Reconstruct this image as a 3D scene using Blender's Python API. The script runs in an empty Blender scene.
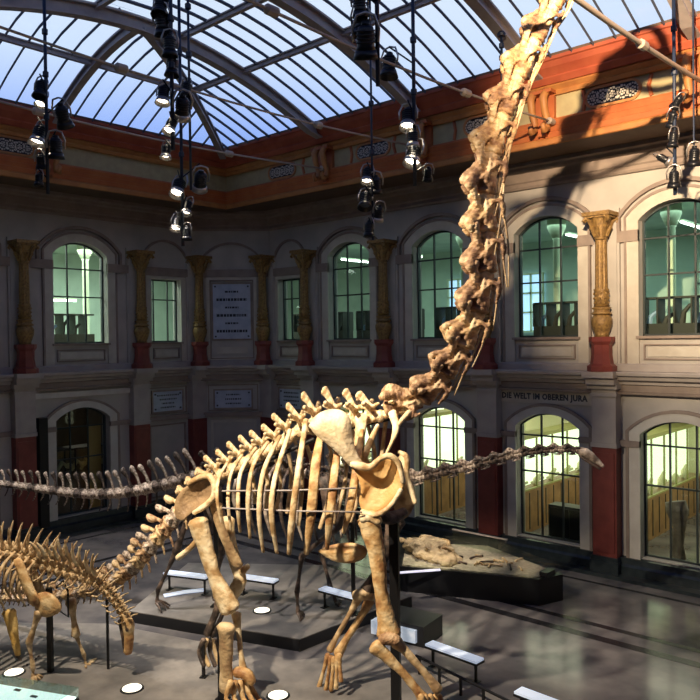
import bpy, bmesh, math, random
from math import sin, cos, pi, radians as RAD, sqrt
from mathutils import Vector, Matrix, noise
S = bpy.context.scene
COL = S.collection
random.seed(7)

# ------------------------------------------------------------------ camera
CAM_P = Vector((23.5226, -19.2631, 6.3))
CAM_R = Vector((0.74253677, 0.66966515, -0.01370125))
CAM_U = Vector((0.00004295, 0.0204079630, 0.999791735))
CAM_F = Vector((-0.6698053, 0.74238272, -0.0151249))
FPX = 748.49
cd = bpy.data.cameras.new('camera'); cam = bpy.data.objects.new('camera', cd); COL.objects.link(cam)
cd.sensor_width = 36; cd.lens = 36 * FPX / 700; cd.clip_end = 300
m3 = Matrix((CAM_R, CAM_U, -CAM_F)).transposed()
cam.matrix_world = Matrix.Translation(CAM_P) @ m3.to_4x4()
S.camera = cam
def ray(x, y): return CAM_F + CAM_R * ((x - 350) / FPX) - CAM_U * ((y - 350) / FPX)
def onz(x, y, z=0.0):
    d = ray(x, y); return CAM_P + d * ((z - CAM_P.z) / d.z)
def ony(x, y, v):
    d = ray(x, y); return CAM_P + d * ((v - CAM_P.y) / d.y)
def onx(x, y, v):
    d = ray(x, y); return CAM_P + d * ((v - CAM_P.x) / d.x)
def at(x, y, depth): return CAM_P + ray(x, y) * depth

# ------------------------------------------------------------------ view, world
S.view_settings.view_transform = 'Standard'; S.view_settings.look = 'None'
S.view_settings.gamma = 1; S.view_settings.use_curve_mapping = False
S.view_settings.exposure = 0.0
W = bpy.data.worlds.new('sky_dimmed_zenith'); S.world = W; W.use_nodes = True
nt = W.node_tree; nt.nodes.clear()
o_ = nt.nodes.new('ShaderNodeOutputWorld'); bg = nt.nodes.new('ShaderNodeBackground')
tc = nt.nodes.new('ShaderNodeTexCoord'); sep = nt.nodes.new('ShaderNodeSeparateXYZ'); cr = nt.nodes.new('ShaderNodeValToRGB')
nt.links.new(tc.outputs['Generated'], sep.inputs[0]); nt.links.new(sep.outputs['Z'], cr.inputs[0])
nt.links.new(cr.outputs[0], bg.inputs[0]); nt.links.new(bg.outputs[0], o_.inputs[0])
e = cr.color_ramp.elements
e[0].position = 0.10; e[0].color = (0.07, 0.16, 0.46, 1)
e[1].position = 0.80; e[1].color = (0.018, 0.045, 0.20, 1)  # zenith darkened and blued on purpose to dim and cool the hall
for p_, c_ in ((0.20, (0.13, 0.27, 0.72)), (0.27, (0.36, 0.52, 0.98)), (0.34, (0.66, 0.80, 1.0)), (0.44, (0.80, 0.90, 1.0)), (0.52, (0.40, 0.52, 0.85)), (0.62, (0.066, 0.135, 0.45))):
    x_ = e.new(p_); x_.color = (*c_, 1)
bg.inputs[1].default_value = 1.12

def spot(name, loc, target, power, angle, color, radius=0.08, blend=0.4):
    l = bpy.data.lights.new(name, 'SPOT'); l.energy = power; l.spot_size = RAD(angle); l.color = color
    l.shadow_soft_size = radius; l.spot_blend = blend
    o = bpy.data.objects.new(name, l); COL.objects.link(o); o.location = loc
    o.rotation_euler = (Vector(target) - Vector(loc)).to_track_quat('-Z', 'Y').to_euler()
    return o
def area(name, loc, target, power, sx, sy, color):
    l = bpy.data.lights.new(name, 'AREA'); l.energy = power; l.shape = 'RECTANGLE'; l.size = sx; l.size_y = sy; l.color = color
    o = bpy.data.objects.new(name, l); COL.objects.link(o); o.location = loc
    o.rotation_euler = (Vector(target) - Vector(loc)).to_track_quat('-Z', 'Y').to_euler()
    return o
WARM = (1.0, 0.84, 0.62)
# ceiling lamps of the upper galleries (large soft fittings) and the ground floor gallery
area('gallery_light_right', (13, 4.5, 9.9), (13, 4.4, 5), 560, 24, 3, (0.70, 1.0, 0.90))
area('gallery_light_left', (-3.2, -7, 9.9), (-3.2, -7.1, 5), 1100, 3, 12, (0.88, 1.0, 0.86))
area('gallery_light_low', (13, 4.5, 4.7), (13, 4.4, 0), 420, 24, 3, (1.0, 0.93, 0.68))
spot('archway_spot', (-1.5, -5.9, 4.7), (-1.6, -5.9, 1.0), 520, 36, WARM)
# museum spotlights aimed at the skeletons and the right wall
spot('wall_spotlight', (22.6, -19.3, 12.3), (18.2, -1, 10.7), 44000, 37, (1.0, 0.74, 0.47), .14, 1.0)
spot('key_spotlight_body', (14.8, -16.2, 9.8), (14.1, -10.3, 3.0), 7000, 44, WARM, .12, .6)
spot('key_spotlight_neck', (13.5, -14.8, 10.5), (16.8, -9.0, 6.8), 5200, 46, WARM, .10, .6)
spot('key_spotlight_left', (11.5, -15.8, 11.0), (9.8, -12.2, 1.5), 5200, 36, WARM, .12, .6)
spot('tail_spotlight', (6.5, -13.5, 11.5), (5.6, -10.2, 3.0), 4200, 44, (1.0, 0.92, 0.84), .10)
spot('floor_spotlight', (13.5, -4.4, 11.5), (15.0, -5.9, 0), 2600, 24, (1.0, 0.85, 0.66), .10, .8)
spot('floor_spotlight_far', (18.5, -5.0, 11.5), (17.6, -5.2, 0), 1200, 24, (1.0, 0.85, 0.72), .10, .8)
spot('showcase_spotlight', (12.3, -6.0, 10.0), (12.6, -3.6, .6), 2400, 20, (1.0, 0.88, 0.7), .10, .8)
spot('podium_spotlight', (9.5, -11.0, 11.8), (10.7, -8.4, 0), 2600, 40, (1.0, 0.92, 0.84), .10, .8)


# ------------------------------------------------------------------ materials
MATS = {}
def mat(name, col, rough=0.6, metal=0.0, col2=None, scale=4.0, bump=0.0, bscale=20.0, emit=None, estr=0.0, spec=None, detail=4, lo=.35, hi=.65, coat=0):
    if name in MATS: return MATS[name]
    m = bpy.data.materials.new(name); m.use_nodes = True; MATS[name] = m
    n = m.node_tree; b = n.nodes['Principled BSDF']
    b.inputs['Base Color'].default_value = (*col, 1); b.inputs['Roughness'].default_value = rough; b.inputs['Metallic'].default_value = metal
    if spec is not None: b.inputs['Specular IOR Level'].default_value = spec
    if coat: b.inputs['Coat Weight'].default_value = coat
    if emit: b.inputs['Emission Color'].default_value = (*emit, 1); b.inputs['Emission Strength'].default_value = estr
    if col2 or bump:
        t = n.nodes.new('ShaderNodeTexCoord')
    if col2:
        z = n.nodes.new('ShaderNodeTexNoise'); z.inputs['Scale'].default_value = scale; z.inputs['Detail'].default_value = detail
        n.links.new(t.outputs['Object'], z.inputs['Vector'])
        r = n.nodes.new('ShaderNodeValToRGB'); r.color_ramp.elements[0].position = lo; r.color_ramp.elements[1].position = hi
        r.color_ramp.elements[0].color = (*col, 1); r.color_ramp.elements[1].color = (*col2, 1)
        n.links.new(z.outputs['Fac'], r.inputs[0]); n.links.new(r.outputs[0], b.inputs['Base Color'])
    if bump:
        z = n.nodes.new('ShaderNodeTexNoise'); z.inputs['Scale'].default_value = bscale; z.inputs['Detail'].default_value = 5
        n.links.new(t.outputs['Object'], z.inputs['Vector'])
        bp = n.nodes.new('ShaderNodeBump'); bp.inputs['Strength'].default_value = bump; bp.inputs['Distance'].default_value = 0.05
        n.links.new(z.outputs['Fac'], bp.inputs['Height']); n.links.new(bp.outputs[0], b.inputs['Normal'])
    return m
def glass(name, tint=(1, 1, 1), refl=0.12, frost=0.0, fcol=(1, 1, 1)):
    m = bpy.data.materials.new(name); m.use_nodes = True; n = m.node_tree; n.nodes.clear()
    o = n.nodes.new('ShaderNodeOutputMaterial'); t = n.nodes.new('ShaderNodeBsdfTransparent'); t.inputs[0].default_value = (*tint, 1)
    g = n.nodes.new('ShaderNodeBsdfGlossy'); g.inputs['Roughness'].default_value = 0.03
    fr = n.nodes.new('ShaderNodeLayerWeight'); fr.inputs[0].default_value = 0.5
    pw = n.nodes.new('ShaderNodeMath'); pw.operation = 'POWER'; pw.inputs[1].default_value = 5
    mul = n.nodes.new('ShaderNodeMath'); mul.operation = 'MULTIPLY_ADD'; mul.inputs[1].default_value = 0.6; mul.inputs[2].default_value = refl; mul.use_clamp = True
    mx = n.nodes.new('ShaderNodeMixShader')
    n.links.new(fr.outputs['Facing'], pw.inputs[0]); n.links.new(pw.outputs[0], mul.inputs[0])
    n.links.new(mul.outputs[0], mx.inputs[0]); n.links.new(t.outputs[0], mx.inputs[1]); n.links.new(g.outputs[0], mx.inputs[2])
    last = mx
    if frost:
        tr = n.nodes.new('ShaderNodeBsdfTranslucent'); tr.inputs[0].default_value = (*fcol, 1)
        m2 = n.nodes.new('ShaderNodeMixShader'); m2.inputs[0].default_value = frost
        n.links.new(mx.outputs[0], m2.inputs[1]); n.links.new(tr.outputs[0], m2.inputs[2]); last = m2
    n.links.new(last.outputs[0], o.inputs[0])
    MATS[name] = m; return m
M_WALL = mat('lime_plaster', (0.40, 0.375, 0.345), 0.85, col2=(0.47, 0.44, 0.40), scale=1.5, bump=0.05)
M_CREAM = mat('cream_paint', (0.55, 0.515, 0.44), 0.75, col2=(0.48, 0.44, 0.37), scale=3, bump=0.04)
M_MOULD = mat('taupe_moulding_paint', (0.235, 0.185, 0.16), 0.7, col2=(0.30, 0.24, 0.20), scale=3, bump=0.04)
M_GREY = mat('grey_stone_paint', (0.37, 0.33, 0.31), 0.75, col2=(0.43, 0.39, 0.36), scale=2.5, bump=0.06)
M_RED = mat('oxblood_paint', (0.18, 0.038, 0.032), 0.45, col2=(0.23, 0.052, 0.042), scale=3, bump=0.05)
M_BASE = mat('black_green_stone', (0.016, 0.024, 0.03), 0.3, col2=(0.03, 0.04, 0.046), scale=6)
M_ORANGE = mat('terracotta_orange_paint', (0.37, 0.095, 0.028), 0.55, col2=(0.44, 0.135, 0.04), scale=2, bump=0.05)
M_ORANGE2 = mat('light_ochre_paint', (0.46, 0.20, 0.055), 0.55, col2=(0.37, 0.145, 0.045), scale=3)
M_DRED = mat('dark_red_paint', (0.33, 0.065, 0.03), 0.55, col2=(0.42, 0.10, 0.045), scale=2)
M_OLIVE = mat('pale_olive_paint', (0.40, 0.34, 0.18), 0.7, col2=(0.34, 0.28, 0.15), scale=4)
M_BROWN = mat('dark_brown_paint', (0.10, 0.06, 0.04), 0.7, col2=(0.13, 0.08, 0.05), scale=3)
M_GOLD = mat('gilded_ochre', (0.36, 0.22, 0.07), 0.45, 0.25, col2=(0.19, 0.11, 0.04), scale=14, bump=0.4, bscale=30)
M_STEEL = mat('grey_roof_steel', (0.36, 0.32, 0.31), 0.55, 0.1, col2=(0.44, 0.39, 0.37), scale=4)
M_STEELD = mat('dark_glazing_bar', (0.075, 0.085, 0.11), 0.5)
M_ROD = mat('beige_painted_rod', (0.42, 0.34, 0.27), 0.5, 0.1)
M_FRAME = mat('dark_window_bar', (0.03, 0.04, 0.04), 0.5)
M_BLACK = mat('black_metal', (0.008, 0.008, 0.01), 0.45, 0.2)
M_CABLE = mat('blue_black_pole', (0.012, 0.022, 0.05), 0.5)
M_WINGLASS = glass('window_glass', (0.86, 0.96, 0.93), 0.035)
M_ROOFGLASS = glass('roof_glass', (0.95, 0.97, 1.0), 0.04, 0.10, (0.85, 0.92, 1.0))

# ------------------------------------------------------------------ mesh helpers
class MB:
    def __init__(s): s.bm = bmesh.new()
    def quadstrip(s, rings, closed=True, cap=True):
        vs = [[s.bm.verts.new(p) for p in r] for r in rings]
        n = len(rings[0])
        for a, b in zip(vs, vs[1:]):
            for i in range(n if closed else n - 1):
                j = (i + 1) % n
                try: s.bm.faces.new((a[i], a[j], b[j], b[i]))
                except ValueError: pass
        if cap and closed:
            for r in (vs[0], vs[-1]):
                try: s.bm.faces.new(r)
                except ValueError: pass
        return s
    def box(s, lo, hi, X=None):
        X = X or (lambda a, b, c: (a, b, c))
        (a, b, c), (d, e_, f) = lo, hi
        return s.quadstrip([[X(a, b, z), X(d, b, z), X(d, e_, z), X(a, e_, z)] for z in (c, f)])
    def prism(s, poly, d0, d1, X):      # poly of (s,z), extruded in d
        return s.quadstrip([[X(p[0], d, p[1]) for p in poly] for d in (d0, d1)])
    def tube(s, pts, r, seg=8, cap=True):
        pts = [Vector(p) for p in pts]; n = len(pts)
        if not isinstance(r, list): r = [r] * n
        rings = []; up = None
        for i, p in enumerate(pts):
            t = (pts[min(i + 1, n - 1)] - pts[max(i - 1, 0)]).normalized()
            if up is None:
                up = Vector((0, 0, 1)) if abs(t.z) < .9 else Vector((1, 0, 0))
            u = (up - t * up.dot(t)).normalized(); v = t.cross(u); up = u
            rr = r[i] if hasattr(r[i], '__len__') else (r[i], r[i])
            rings.append([p + u * (cos(2*pi*k/seg) * rr[0]) + v * (sin(2*pi*k/seg) * rr[1]) for k in range(seg)])
        return s.quadstrip(rings, cap=cap)
    def lathe(s, prof, c, seg=20, X=None):     # prof (r,z)
        c = Vector(c)
        return s.quadstrip([[c + Vector((max(r, .0005) * cos(2*pi*k/seg), max(r, .0005) * sin(2*pi*k/seg), z)) for k in range(seg)] for r, z in prof])
    def ball(s, c, r, seg=10, rings=7):
        c = Vector(c); rr = r if hasattr(r, '__len__') else (r, r, r)
        return s.quadstrip([[c + Vector((rr[0]*sin(pi*j/rings)*cos(2*pi*k/seg), rr[1]*sin(pi*j/rings)*sin(2*pi*k/seg), rr[2]*cos(pi*j/rings))) for k in range(seg)] for j in [0.06] + list(range(1, rings)) + [rings-.06]])
    def sweep(s, prof, path, left=True, closed_prof=True):
        # prof list of (d,z); path list of (x,y); d measured to the right-hand inward side
        P = [Vector(p) for p in path]; n = len(P); rings = []
        for i in range(n):
            def nrm(a, b):
                t = (b - a).normalized(); return Vector((t.y, -t.x))
            if i == 0: m = nrm(P[0], P[1])
            elif i == n - 1: m = nrm(P[-2], P[-1])
            else:
                a, b = nrm(P[i-1], P[i]), nrm(P[i], P[i+1]); m = (a + b); m = m / (m.dot(a))
            rings.append([(P[i].x + m.x * d, P[i].y + m.y * d, z) for d, z in prof])
        return s.quadstrip(rings, closed=closed_prof)
    def mesh(s, name, m, smooth=False, bevel=0):
        bmesh.ops.remove_doubles(s.bm, verts=s.bm.verts, dist=1e-5)
        bmesh.ops.recalc_face_normals(s.bm, faces=s.bm.faces)
        me = bpy.data.meshes.new(name); s.bm.to_mesh(me); s.bm.free()
        if m: me.materials.append(m)
        if smooth:
            for p in me.polygons: p.use_smooth = True
        return me
    def build(s, name, m, parent=None, smooth=False):
        o = bpy.data.objects.new(name, s.mesh(name, m, smooth)); COL.objects.link(o)
        if parent is not None: o.parent = parent
        return o
def tag(o, label=None, cat=None, group=None, kind=None):
    if label: o['label'] = label
    if cat: o['category'] = cat
    if group: o['group'] = group
    if kind: o['kind'] = kind
    return o
def empty(name, loc=(0, 0, 0), rz=0):
    o = bpy.data.objects.new(name, None); COL.objects.link(o); o.location = loc; o.rotation_euler = (0, 0, rz); o.empty_display_size = .2
    return o
def copy_tree(o, parent=None):
    c = o.copy(); COL.objects.link(c)
    if parent is not None: c.parent = parent
    for ch in list(o.children): copy_tree(ch, c)
    return c
def struct(o, label=None, cat='wall'):
    return tag(o, label, cat, kind='structure')

# ------------------------------------------------------------------ the hall
S0 = 2.074
XR = lambda s, d, z: (s, -d, z)
XL = lambda s, d, z: (d, -s, z)
q2 = sqrt(.5)
XC = lambda s, d, z: (s*q2 + d*q2, -S0 + s*q2 - d*q2, z)     # s along the chamfer from the left wall
CH = S0 * sqrt(2)
COLR = [2.074, 4.327, 7.988, 11.798, 15.337, 18.95, 22.6, 26.2]
COLL = [2.074, 4.577, 8.724, 12.87, 15.37]
XEND, YEND = 28.0, -17.44
HW = .97
def arc(m, hw, spring, apex, n=14):
    h = apex - spring; R = (hw*hw + h*h) / (2*h); c = apex - R
    a0 = math.asin(hw / R)
    return [(m + R*sin(-a0 + 2*a0*i/n), c + R*cos(-a0 + 2*a0*i/n)) for i in range(n+1)]
def bay(mb, X, a, b, m, hw, openings, z0, z1, d0, d1):
    # openings: list of (bottom, spring, apex) sorted; builds wall around them
    mb.box((a, d0, z0), (m-hw, d1, z1), X); mb.box((m+hw, d0, z0), (b, d1, z1), X)
    z = z0
    for k, (bo, sp, ap) in enumerate(openings):
        if bo > z + .01: mb.box((m-hw, d0, z), (m+hw, d1, bo), X)
        nz = openings[k+1][0] if k+1 < len(openings) else z1
        if ap > sp:
            pts = arc(m, hw, sp, ap)
            for p, q in zip(pts, pts[1:]):
                mb.quadstrip([[X(p[0], d, p[1]), X(q[0], d, q[1]), X(q[0], d, nz), X(p[0], d, nz)] for d in (d0, d1)])
        else: mb.box((m-hw, d0, ap), (m+hw, d1, nz), X)
        z = nz
ZT = 11.3
UP = (6.27, 9.22, 9.65); LOW = (.55, 3.74, 4.12)
baysR = [(COLR[i], COLR[i+1]) for i in range(len(COLR)-1)]
baysL = [(COLL[i], COLL[i+1]) for i in range(len(COLL)-1)]
NW = .635
wr = MB(); wl = MB(); wc = MB()
wr.box((COLR[-1], -.45, 0), (XEND, 0, ZT), XR)
for i, (a, b) in enumerate(baysR):
    m = (a+b)/2
    if i == 0: bay(wr, XR, a, b, m, NW, [(6.27, 8.57, 8.57)], 0, ZT, -.45, 0)
    else: bay(wr, XR, a, b, m, HW, [LOW, UP], 0, ZT, -.45, 0)
for i, (a, b) in enumerate(baysL):
    m = (a+b)/2
    if i in (0, 3): bay(wl, XL, a, b, m + (-.02 if i == 0 else 0), NW, [(6.27, 8.57, 8.57)], 0, ZT, -.45, 0)
    else: bay(wl, XL, a, b, m, HW, [LOW, UP], 0, ZT, -.45, 0)
wl.box((COLL[-1], -.45, 0), (-YEND, 0, ZT), XL)
wc.box((0, -.45, 0), (CH, 0, ZT), XC)
struct(wr.build('wall_right', M_WALL), 'long plastered hall wall on the right with two storeys of arched windows')
struct(wl.build('wall_left', M_WALL), 'plastered hall wall on the left in blue shade')
struct(wc.build('wall_corner', M_WALL), 'narrow diagonal wall cutting the far corner behind the stone plaque')
# closing walls behind / beside the camera, and upper drum behind the cornice
mb = MB(); mb.box((XEND, YEND-4.6, 0), (XEND+.4, .4, 13.2)); struct(mb.build('wall_end', M_WALL), 'plastered end wall of the hall beyond the right edge')
mb = MB(); mb.box((-.4, YEND-5, 0), (XEND, YEND-4.6, 13.2)); struct(mb.build('wall_front', M_WALL), 'plastered wall behind the visitors gallery')
mb = MB(); mb.box((-.4, YEND-4.6, 0), (0, YEND, 13.2)); struct(mb.build('wall_left_return', M_WALL), 'plastered wall beside the visitors gallery')

# trim paths
PATH = [(0, YEND), (0, -S0), (S0, 0), (XEND, 0)]
SQ = [(0, YEND), (0, 0), (XEND, 0)]
def trim(name, prof, path, m, label):
    mb = MB(); mb.sweep(prof, path); o = mb.build(name, m); return struct(o, label, 'moulding')
# ledge between the floors
trim('trim_1', [(0, 5.36), (.50, 5.36), (.52, 5.33), (.50, 5.26), (.40, 5.22), (.36, 5.14), (.22, 5.10), (.20, 5.02), (0, 5.0)], PATH, M_GREY, 'grey string course running round the hall between its two storeys')
trim('trim_2', [(0, 5.0), (.16, 5.0), (.14, 4.84), (.2, 4.82), (.18, 4.76), (0, 4.76)], PATH, M_MOULD, 'taupe moulding directly under the grey string course')
trim('trim_3', [(0, 5.36), (.12, 5.36), (.12, 5.52), (.08, 5.56), (0, 5.56)], PATH, M_GREY, 'low plinth strip standing on the string course')
# frieze over the upper arches
trim('trim_4', [(0, 10.46), (.10, 10.46), (.14, 10.52), (.12, 10.62), (.16, 10.66), (.16, 10.9), (.24, 10.94), (.26, 11.02), (.36, 11.06), (.36, 11.2), (0, 11.2)], PATH, M_MOULD, 'taupe banded frieze above the upper arches')
# soffit and great cornice
trim('trim_5', [(0, 11.2), (.36, 11.16), (1.2, 11.16), (1.22, 11.1), (1.9, 11.1), (1.95, 11.2), (1.95, 11.3), (0, 11.3)], SQ, M_BROWN, 'dark brown soffit under the painted cornice')
trim('trim_6', [(1.9, 11.10), (2.02, 11.04), (2.06, 11.06), (2.08, 11.16), (2.04, 11.22), (1.9, 11.3)], SQ, M_ORANGE2, 'ochre lower bead of the painted cornice')
trim('trim_7', [(1.9, 11.22), (2.06, 11.22), (2.10, 11.34), (2.07, 11.36), (2.12, 11.47), (2.09, 11.49), (2.14, 11.60), (2.10, 11.66), (1.9, 11.68)], SQ, M_ORANGE, 'orange stepped fascia of the painted cornice')
trim('trim_8', [(1.9, 11.68), (2.0, 11.68), (2.0, 12.22), (1.9, 12.22)], SQ, M_OLIVE, 'pale olive frieze band carrying the vent grilles')
trim('trim_9', [(1.9, 12.22), (2.1, 12.22), (2.14, 12.3), (2.12, 12.33), (2.22, 12.42), (2.2, 12.46), (1.9, 12.5)], SQ, M_ORANGE2, 'ochre moulding above the olive frieze')
trim('trim_10', [(1.9, 12.46), (2.26, 12.46), (2.36, 12.58), (2.34, 12.62), (2.5, 12.78), (2.56, 12.90), (2.6, 12.92), (2.6, 13.0), (1.9, 13.0)], SQ, M_DRED, 'dark red crown moulding under the glass roof')
mb = MB(); mb.box((-.45, YEND, 11.3), (1.9, .45, 13.0)); mb.box((1.9, -1.9, 11.3), (XEND, .45, 13.0)); struct(mb.build('wall_upper', M_BROWN), 'attic wall hidden behind the painted cornice')

def trim_prof_end(): pass
# dark stone base
trim('baseboard_1', [(0, 0), (.22, 0), (.22, .30), (.16, .36), (.14, .50), (0, .52)], PATH, M_BASE, 'black green stone plinth at the foot of the walls')
trim('trim_11', [(0, .0), (.55, .0), (.55, .09), (0, .09)], PATH, M_BASE, 'dark stone step in front of the wall plinth')

def outline(m, hw, z0, spring, apex, n=14):
    if apex > spring: return [(m-hw, z0)] + arc(m, hw, spring, apex, n) + [(m+hw, z0)]
    return [(m-hw, z0), (m-hw, apex), (m+hw, apex), (m+hw, z0)]
def ringpr(mb, X, inner, outer, d0, d1):
    for i in range(len(inner)-1):
        mb.quadstrip([[X(p[0], d, p[1]) for p in (inner[i], inner[i+1], outer[i+1], outer[i])] for d in (d0, d1)])
def frame_rect(mb, X, s0, s1, z0, z1, w, d0, d1):
    mb.box((s0, d0, z0), (s0+w, d1, z1), X); mb.box((s1-w, d0, z0), (s1, d1, z1), X)
    mb.box((s0+w, d0, z0), (s1-w, d1, z0+w), X); mb.box((s0+w, d0, z1-w), (s1-w, d1, z1), X)

cream, dark, wht, impost = MB(), MB(), MB(), MB()
M_LOWC = mat('pale_grey_surround_paint', (0.60, 0.575, 0.52), 0.75, col2=(0.53, 0.50, 0.45), scale=3)
wn = [0]
def window(X, m, hw, bo, sp, ap, vs, hs, where, bar=.022):
    wn[0] += 1
    mb = MB()
    o_ = outline(m, hw, bo, sp, ap); i_ = outline(m, hw-.05, bo+.05, sp, ap-.05)
    ringpr(mb, X, i_, o_, -.32, -.22); mb.box((m-hw, -.32, bo), (m+hw, -.22, bo+.05), X)
    def top(s):
        if ap <= sp: return ap
        h = ap-sp; R = (hw*hw+h*h)/(2*h); return ap-R+sqrt(R*R-(s-m)**2)
    for f in vs:
        s = m - hw + 2*hw*f; mb.box((s-bar, -.30, bo), (s+bar, -.24, top(s)-.02), X)
    for z in hs: mb.box((m-hw+.03, -.30, z-bar), (m+hw-.03, -.24, z+bar), X)
    f = mb.build('window_%d' % wn[0], M_FRAME); struct(f, where, 'window')
    mb = MB(); mb.quadstrip([[X(p[0], -.27, p[1]) for p in outline(m, hw-.03, bo+.03, sp, ap-.03)]], cap=True) if False else None
    pts = outline(m, hw-.03, bo+.03, sp, ap-.03)
    vs_ = [mb.bm.verts.new(X(p[0], -.27, p[1])) for p in pts]; mb.bm.faces.new(vs_)
    mb.build('pane', M_WINGLASS, f)
    return f
def wide_bay(X, a, b, where):
    m = (a+b)/2
    ringpr(cream, X, outline(m, HW, 5.56, 9.22, 9.65), outline(m, 1.27, 5.56, 9.32, 9.92), -.02, .07)
    ringpr(dark, X, outline(m, 1.27, 5.56, 9.32, 9.92), outline(m, 1.33, 5.56, 9.34, 9.99), -.02, .10)
    ringpr(dark, X, outline(m, 1.43, 8.99, 9.34, 10.08), outline(m, 1.52, 8.99, 9.36, 10.18), -.02, .12)
    ringpr(wht, X, outline(m, HW, .5, 3.74, 4.12), outline(m, 1.25, .5, 3.80, 4.33), -.02, .08)
    ringpr(dark, X, outline(m, 1.25, 0.5, 3.80, 4.33), outline(m, 1.33, .5, 3.82, 4.41), -.02, .10)
    dark.box((m-HW-.06, 0, 6.20), (m+HW+.06, .12, 6.27), X)
    frame_rect(dark, X, m-.86, m+.86, 5.66, 6.06, .035, 0, .05)
    cream.box((m-.76, 0, 5.74), (m+.76, .04, 5.98), X)
    window(X, m, HW, 6.27, 9.22, 9.65, (1/3, 2/3), (7.83, 8.77), 'arched upper window ' + where)
    window(X, m, HW, .55, 3.74, 4.12, (1/3, 2/3), (2.40, 3.45), 'arched ground floor window ' + where)
    for lo, hi, za, zb, dd in ((a-.0, m-HW, 8.70, 8.99, .11), (m+HW, b, 8.70, 8.99, .11), (a, m-HW, 3.40, 3.56, .12), (m+HW, b, 3.40, 3.56, .12)):
        impost.box((lo, 0, za), (hi, dd, zb), X)
def narrow_top(X, a, b, m):
    ringpr(dark, X, outline(m, (b-a)/2-.32, 8.99, 9.3, 9.95), outline(m, (b-a)/2-.25, 8.99, 9.32, 10.03), -.02, .08)
    impost.box((a, 0, 8.70), (b, .11, 8.99), X); impost.box((a, 0, 3.40), (b, .12, 3.56), X)
def narrow_bay(X, a, b, where, dm=0):
    m = (a+b)/2 + dm
    ringpr(cream, X, outline(m, NW, 5.56, 8.57, 8.57), outline(m, .86, 5.56, 8.68, 8.68), -.02, .07)
    ringpr(dark, X, outline(m, .86, 5.56, 8.68, 8.68), outline(m, .9, 5.56, 8.72, 8.72), -.02, .09)
    dark.box((m-NW-.05, 0, 6.20), (m+NW+.05, .12, 6.27), X)
    frame_rect(dark, X, m-.56, m+.56, 5.66, 6.06, .035, 0, .05); cream.box((m-.47, 0, 5.74), (m+.47, .04, 5.98), X)
    narrow_top(X, a, b, m)
    window(X, m, NW, 6.27, 8.57, 8.57, (1/3, 2/3) if X is XR else (.3, .78), (7.83,), 'narrow upper window ' + where)
    frame_rect(dark, X, m-.85, m+.85, 3.62, 4.62, .04, 0, .05)
    frame_rect(dark, X, m-.78, m+.78, .6, 3.25, .05, 0, .05)
    plaque(X, m, .64, 3.72, 4.46, 'small white stone plaque ' + where.replace('between', 'downstairs between'), 4)

M_MARBLE = mat('pale_blue_marble', (0.36, 0.42, 0.55), 0.25, col2=(0.46, 0.52, 0.64), scale=3)
M_INK = mat('dark_engraved_letters', (0.03, 0.035, 0.05), 0.7)
def text(body, size, m, parent, name, M, align='CENTER', ext=.004):
    c = bpy.data.curves.new(name, 'FONT'); c.body = body; c.size = size; c.align_x = align; c.align_y = 'CENTER'; c.extrude = ext; c.offset = .010; c.resolution_u = 2
    c.space_character = 1.08
    o = bpy.data.objects.new(name, c); COL.objects.link(o)
    dg = bpy.context.evaluated_depsgraph_get(); me = bpy.data.meshes.new_from_object(o.evaluated_get(dg))
    bpy.data.objects.remove(o); me.materials.clear(); me.materials.append(m)
    o = bpy.data.objects.new(name, me); COL.objects.link(o); o.parent = parent; o.matrix_world = M
    return o
def wall_matrix(X, s, d, z):
    o = Vector(X(s, d, z)); n = (Vector(X(s, d+1, z)) - o).normalized(); up = Vector((0, 0, 1)); x = up.cross(n)
    return Matrix.Translation(o) @ Matrix((x, up, n)).transposed().to_4x4()
def plaque(X, m, hw, z0, z1, label, lines, small=True):
    mb = MB(); mb.box((m-hw, 0, z0), (m+hw, .05, z1), X); o = mb.build('stone_plaque', M_MARBLE); tag(o, label, 'plaque')
    mb = MB(); frame_rect(mb, X, m-hw-.05, m+hw+.05, z0-.05, z1+.05, .06, 0, .07); mb.build('plaque_frame', M_MOULD, o)
    for sx in (-1, 1):
        for z in (z0+.1, z1-.1):
            mb = MB(); mb.box((m+sx*(hw-.1)-.03, .05, z-.03), (m+sx*(hw-.1)+.03, .075, z+.03), X); mb.build('bronze_stud', M_INK, o)
    rnd = random.Random(int(m*100)+lines)
    n = lines
    for k in range(n):                        # engraved lines too small to read: rows of short strokes
        z = z1 - (z1-z0)*(k+1)/(n+1); w = hw*(.35 + .45*(k % 2 if not small else rnd.random()))
        h = .028 if small else (.05 if k % 2 else .035)
        s = m - w; mb = MB()
        while s < m + w:
            l = rnd.uniform(.03, .09) * (1 if small else 1.3)
            mb.box((s, .05, z-h), (min(s+l, m+w), .054, z+h), X); s += l + .025
        mb.build('engraved_line', M_INK, o)
    return o

wide_names_r = ['on the right wall nearest the dark corner', 'on the right wall left of the long neck', 'on the right wall right of the long neck', 'at the right edge of the photo', 'beyond the right edge, first', 'beyond the right edge, last']
narrow_bay(XR, *baysR[0], 'between the corner column pair of the right wall')
for i, (a, b) in enumerate(baysR[1:]): wide_bay(XR, a, b, wide_names_r[i])
narrow_bay(XL, *baysL[0], 'between the column pair left of the corner', -.02)
wide_bay(XL, *baysL[1], 'on the shaded left wall')
wide_bay(XL, *baysL[2], 'cut by the left edge of the photo')
narrow_bay(XL, *baysL[3], 'far outside the left edge')
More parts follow.
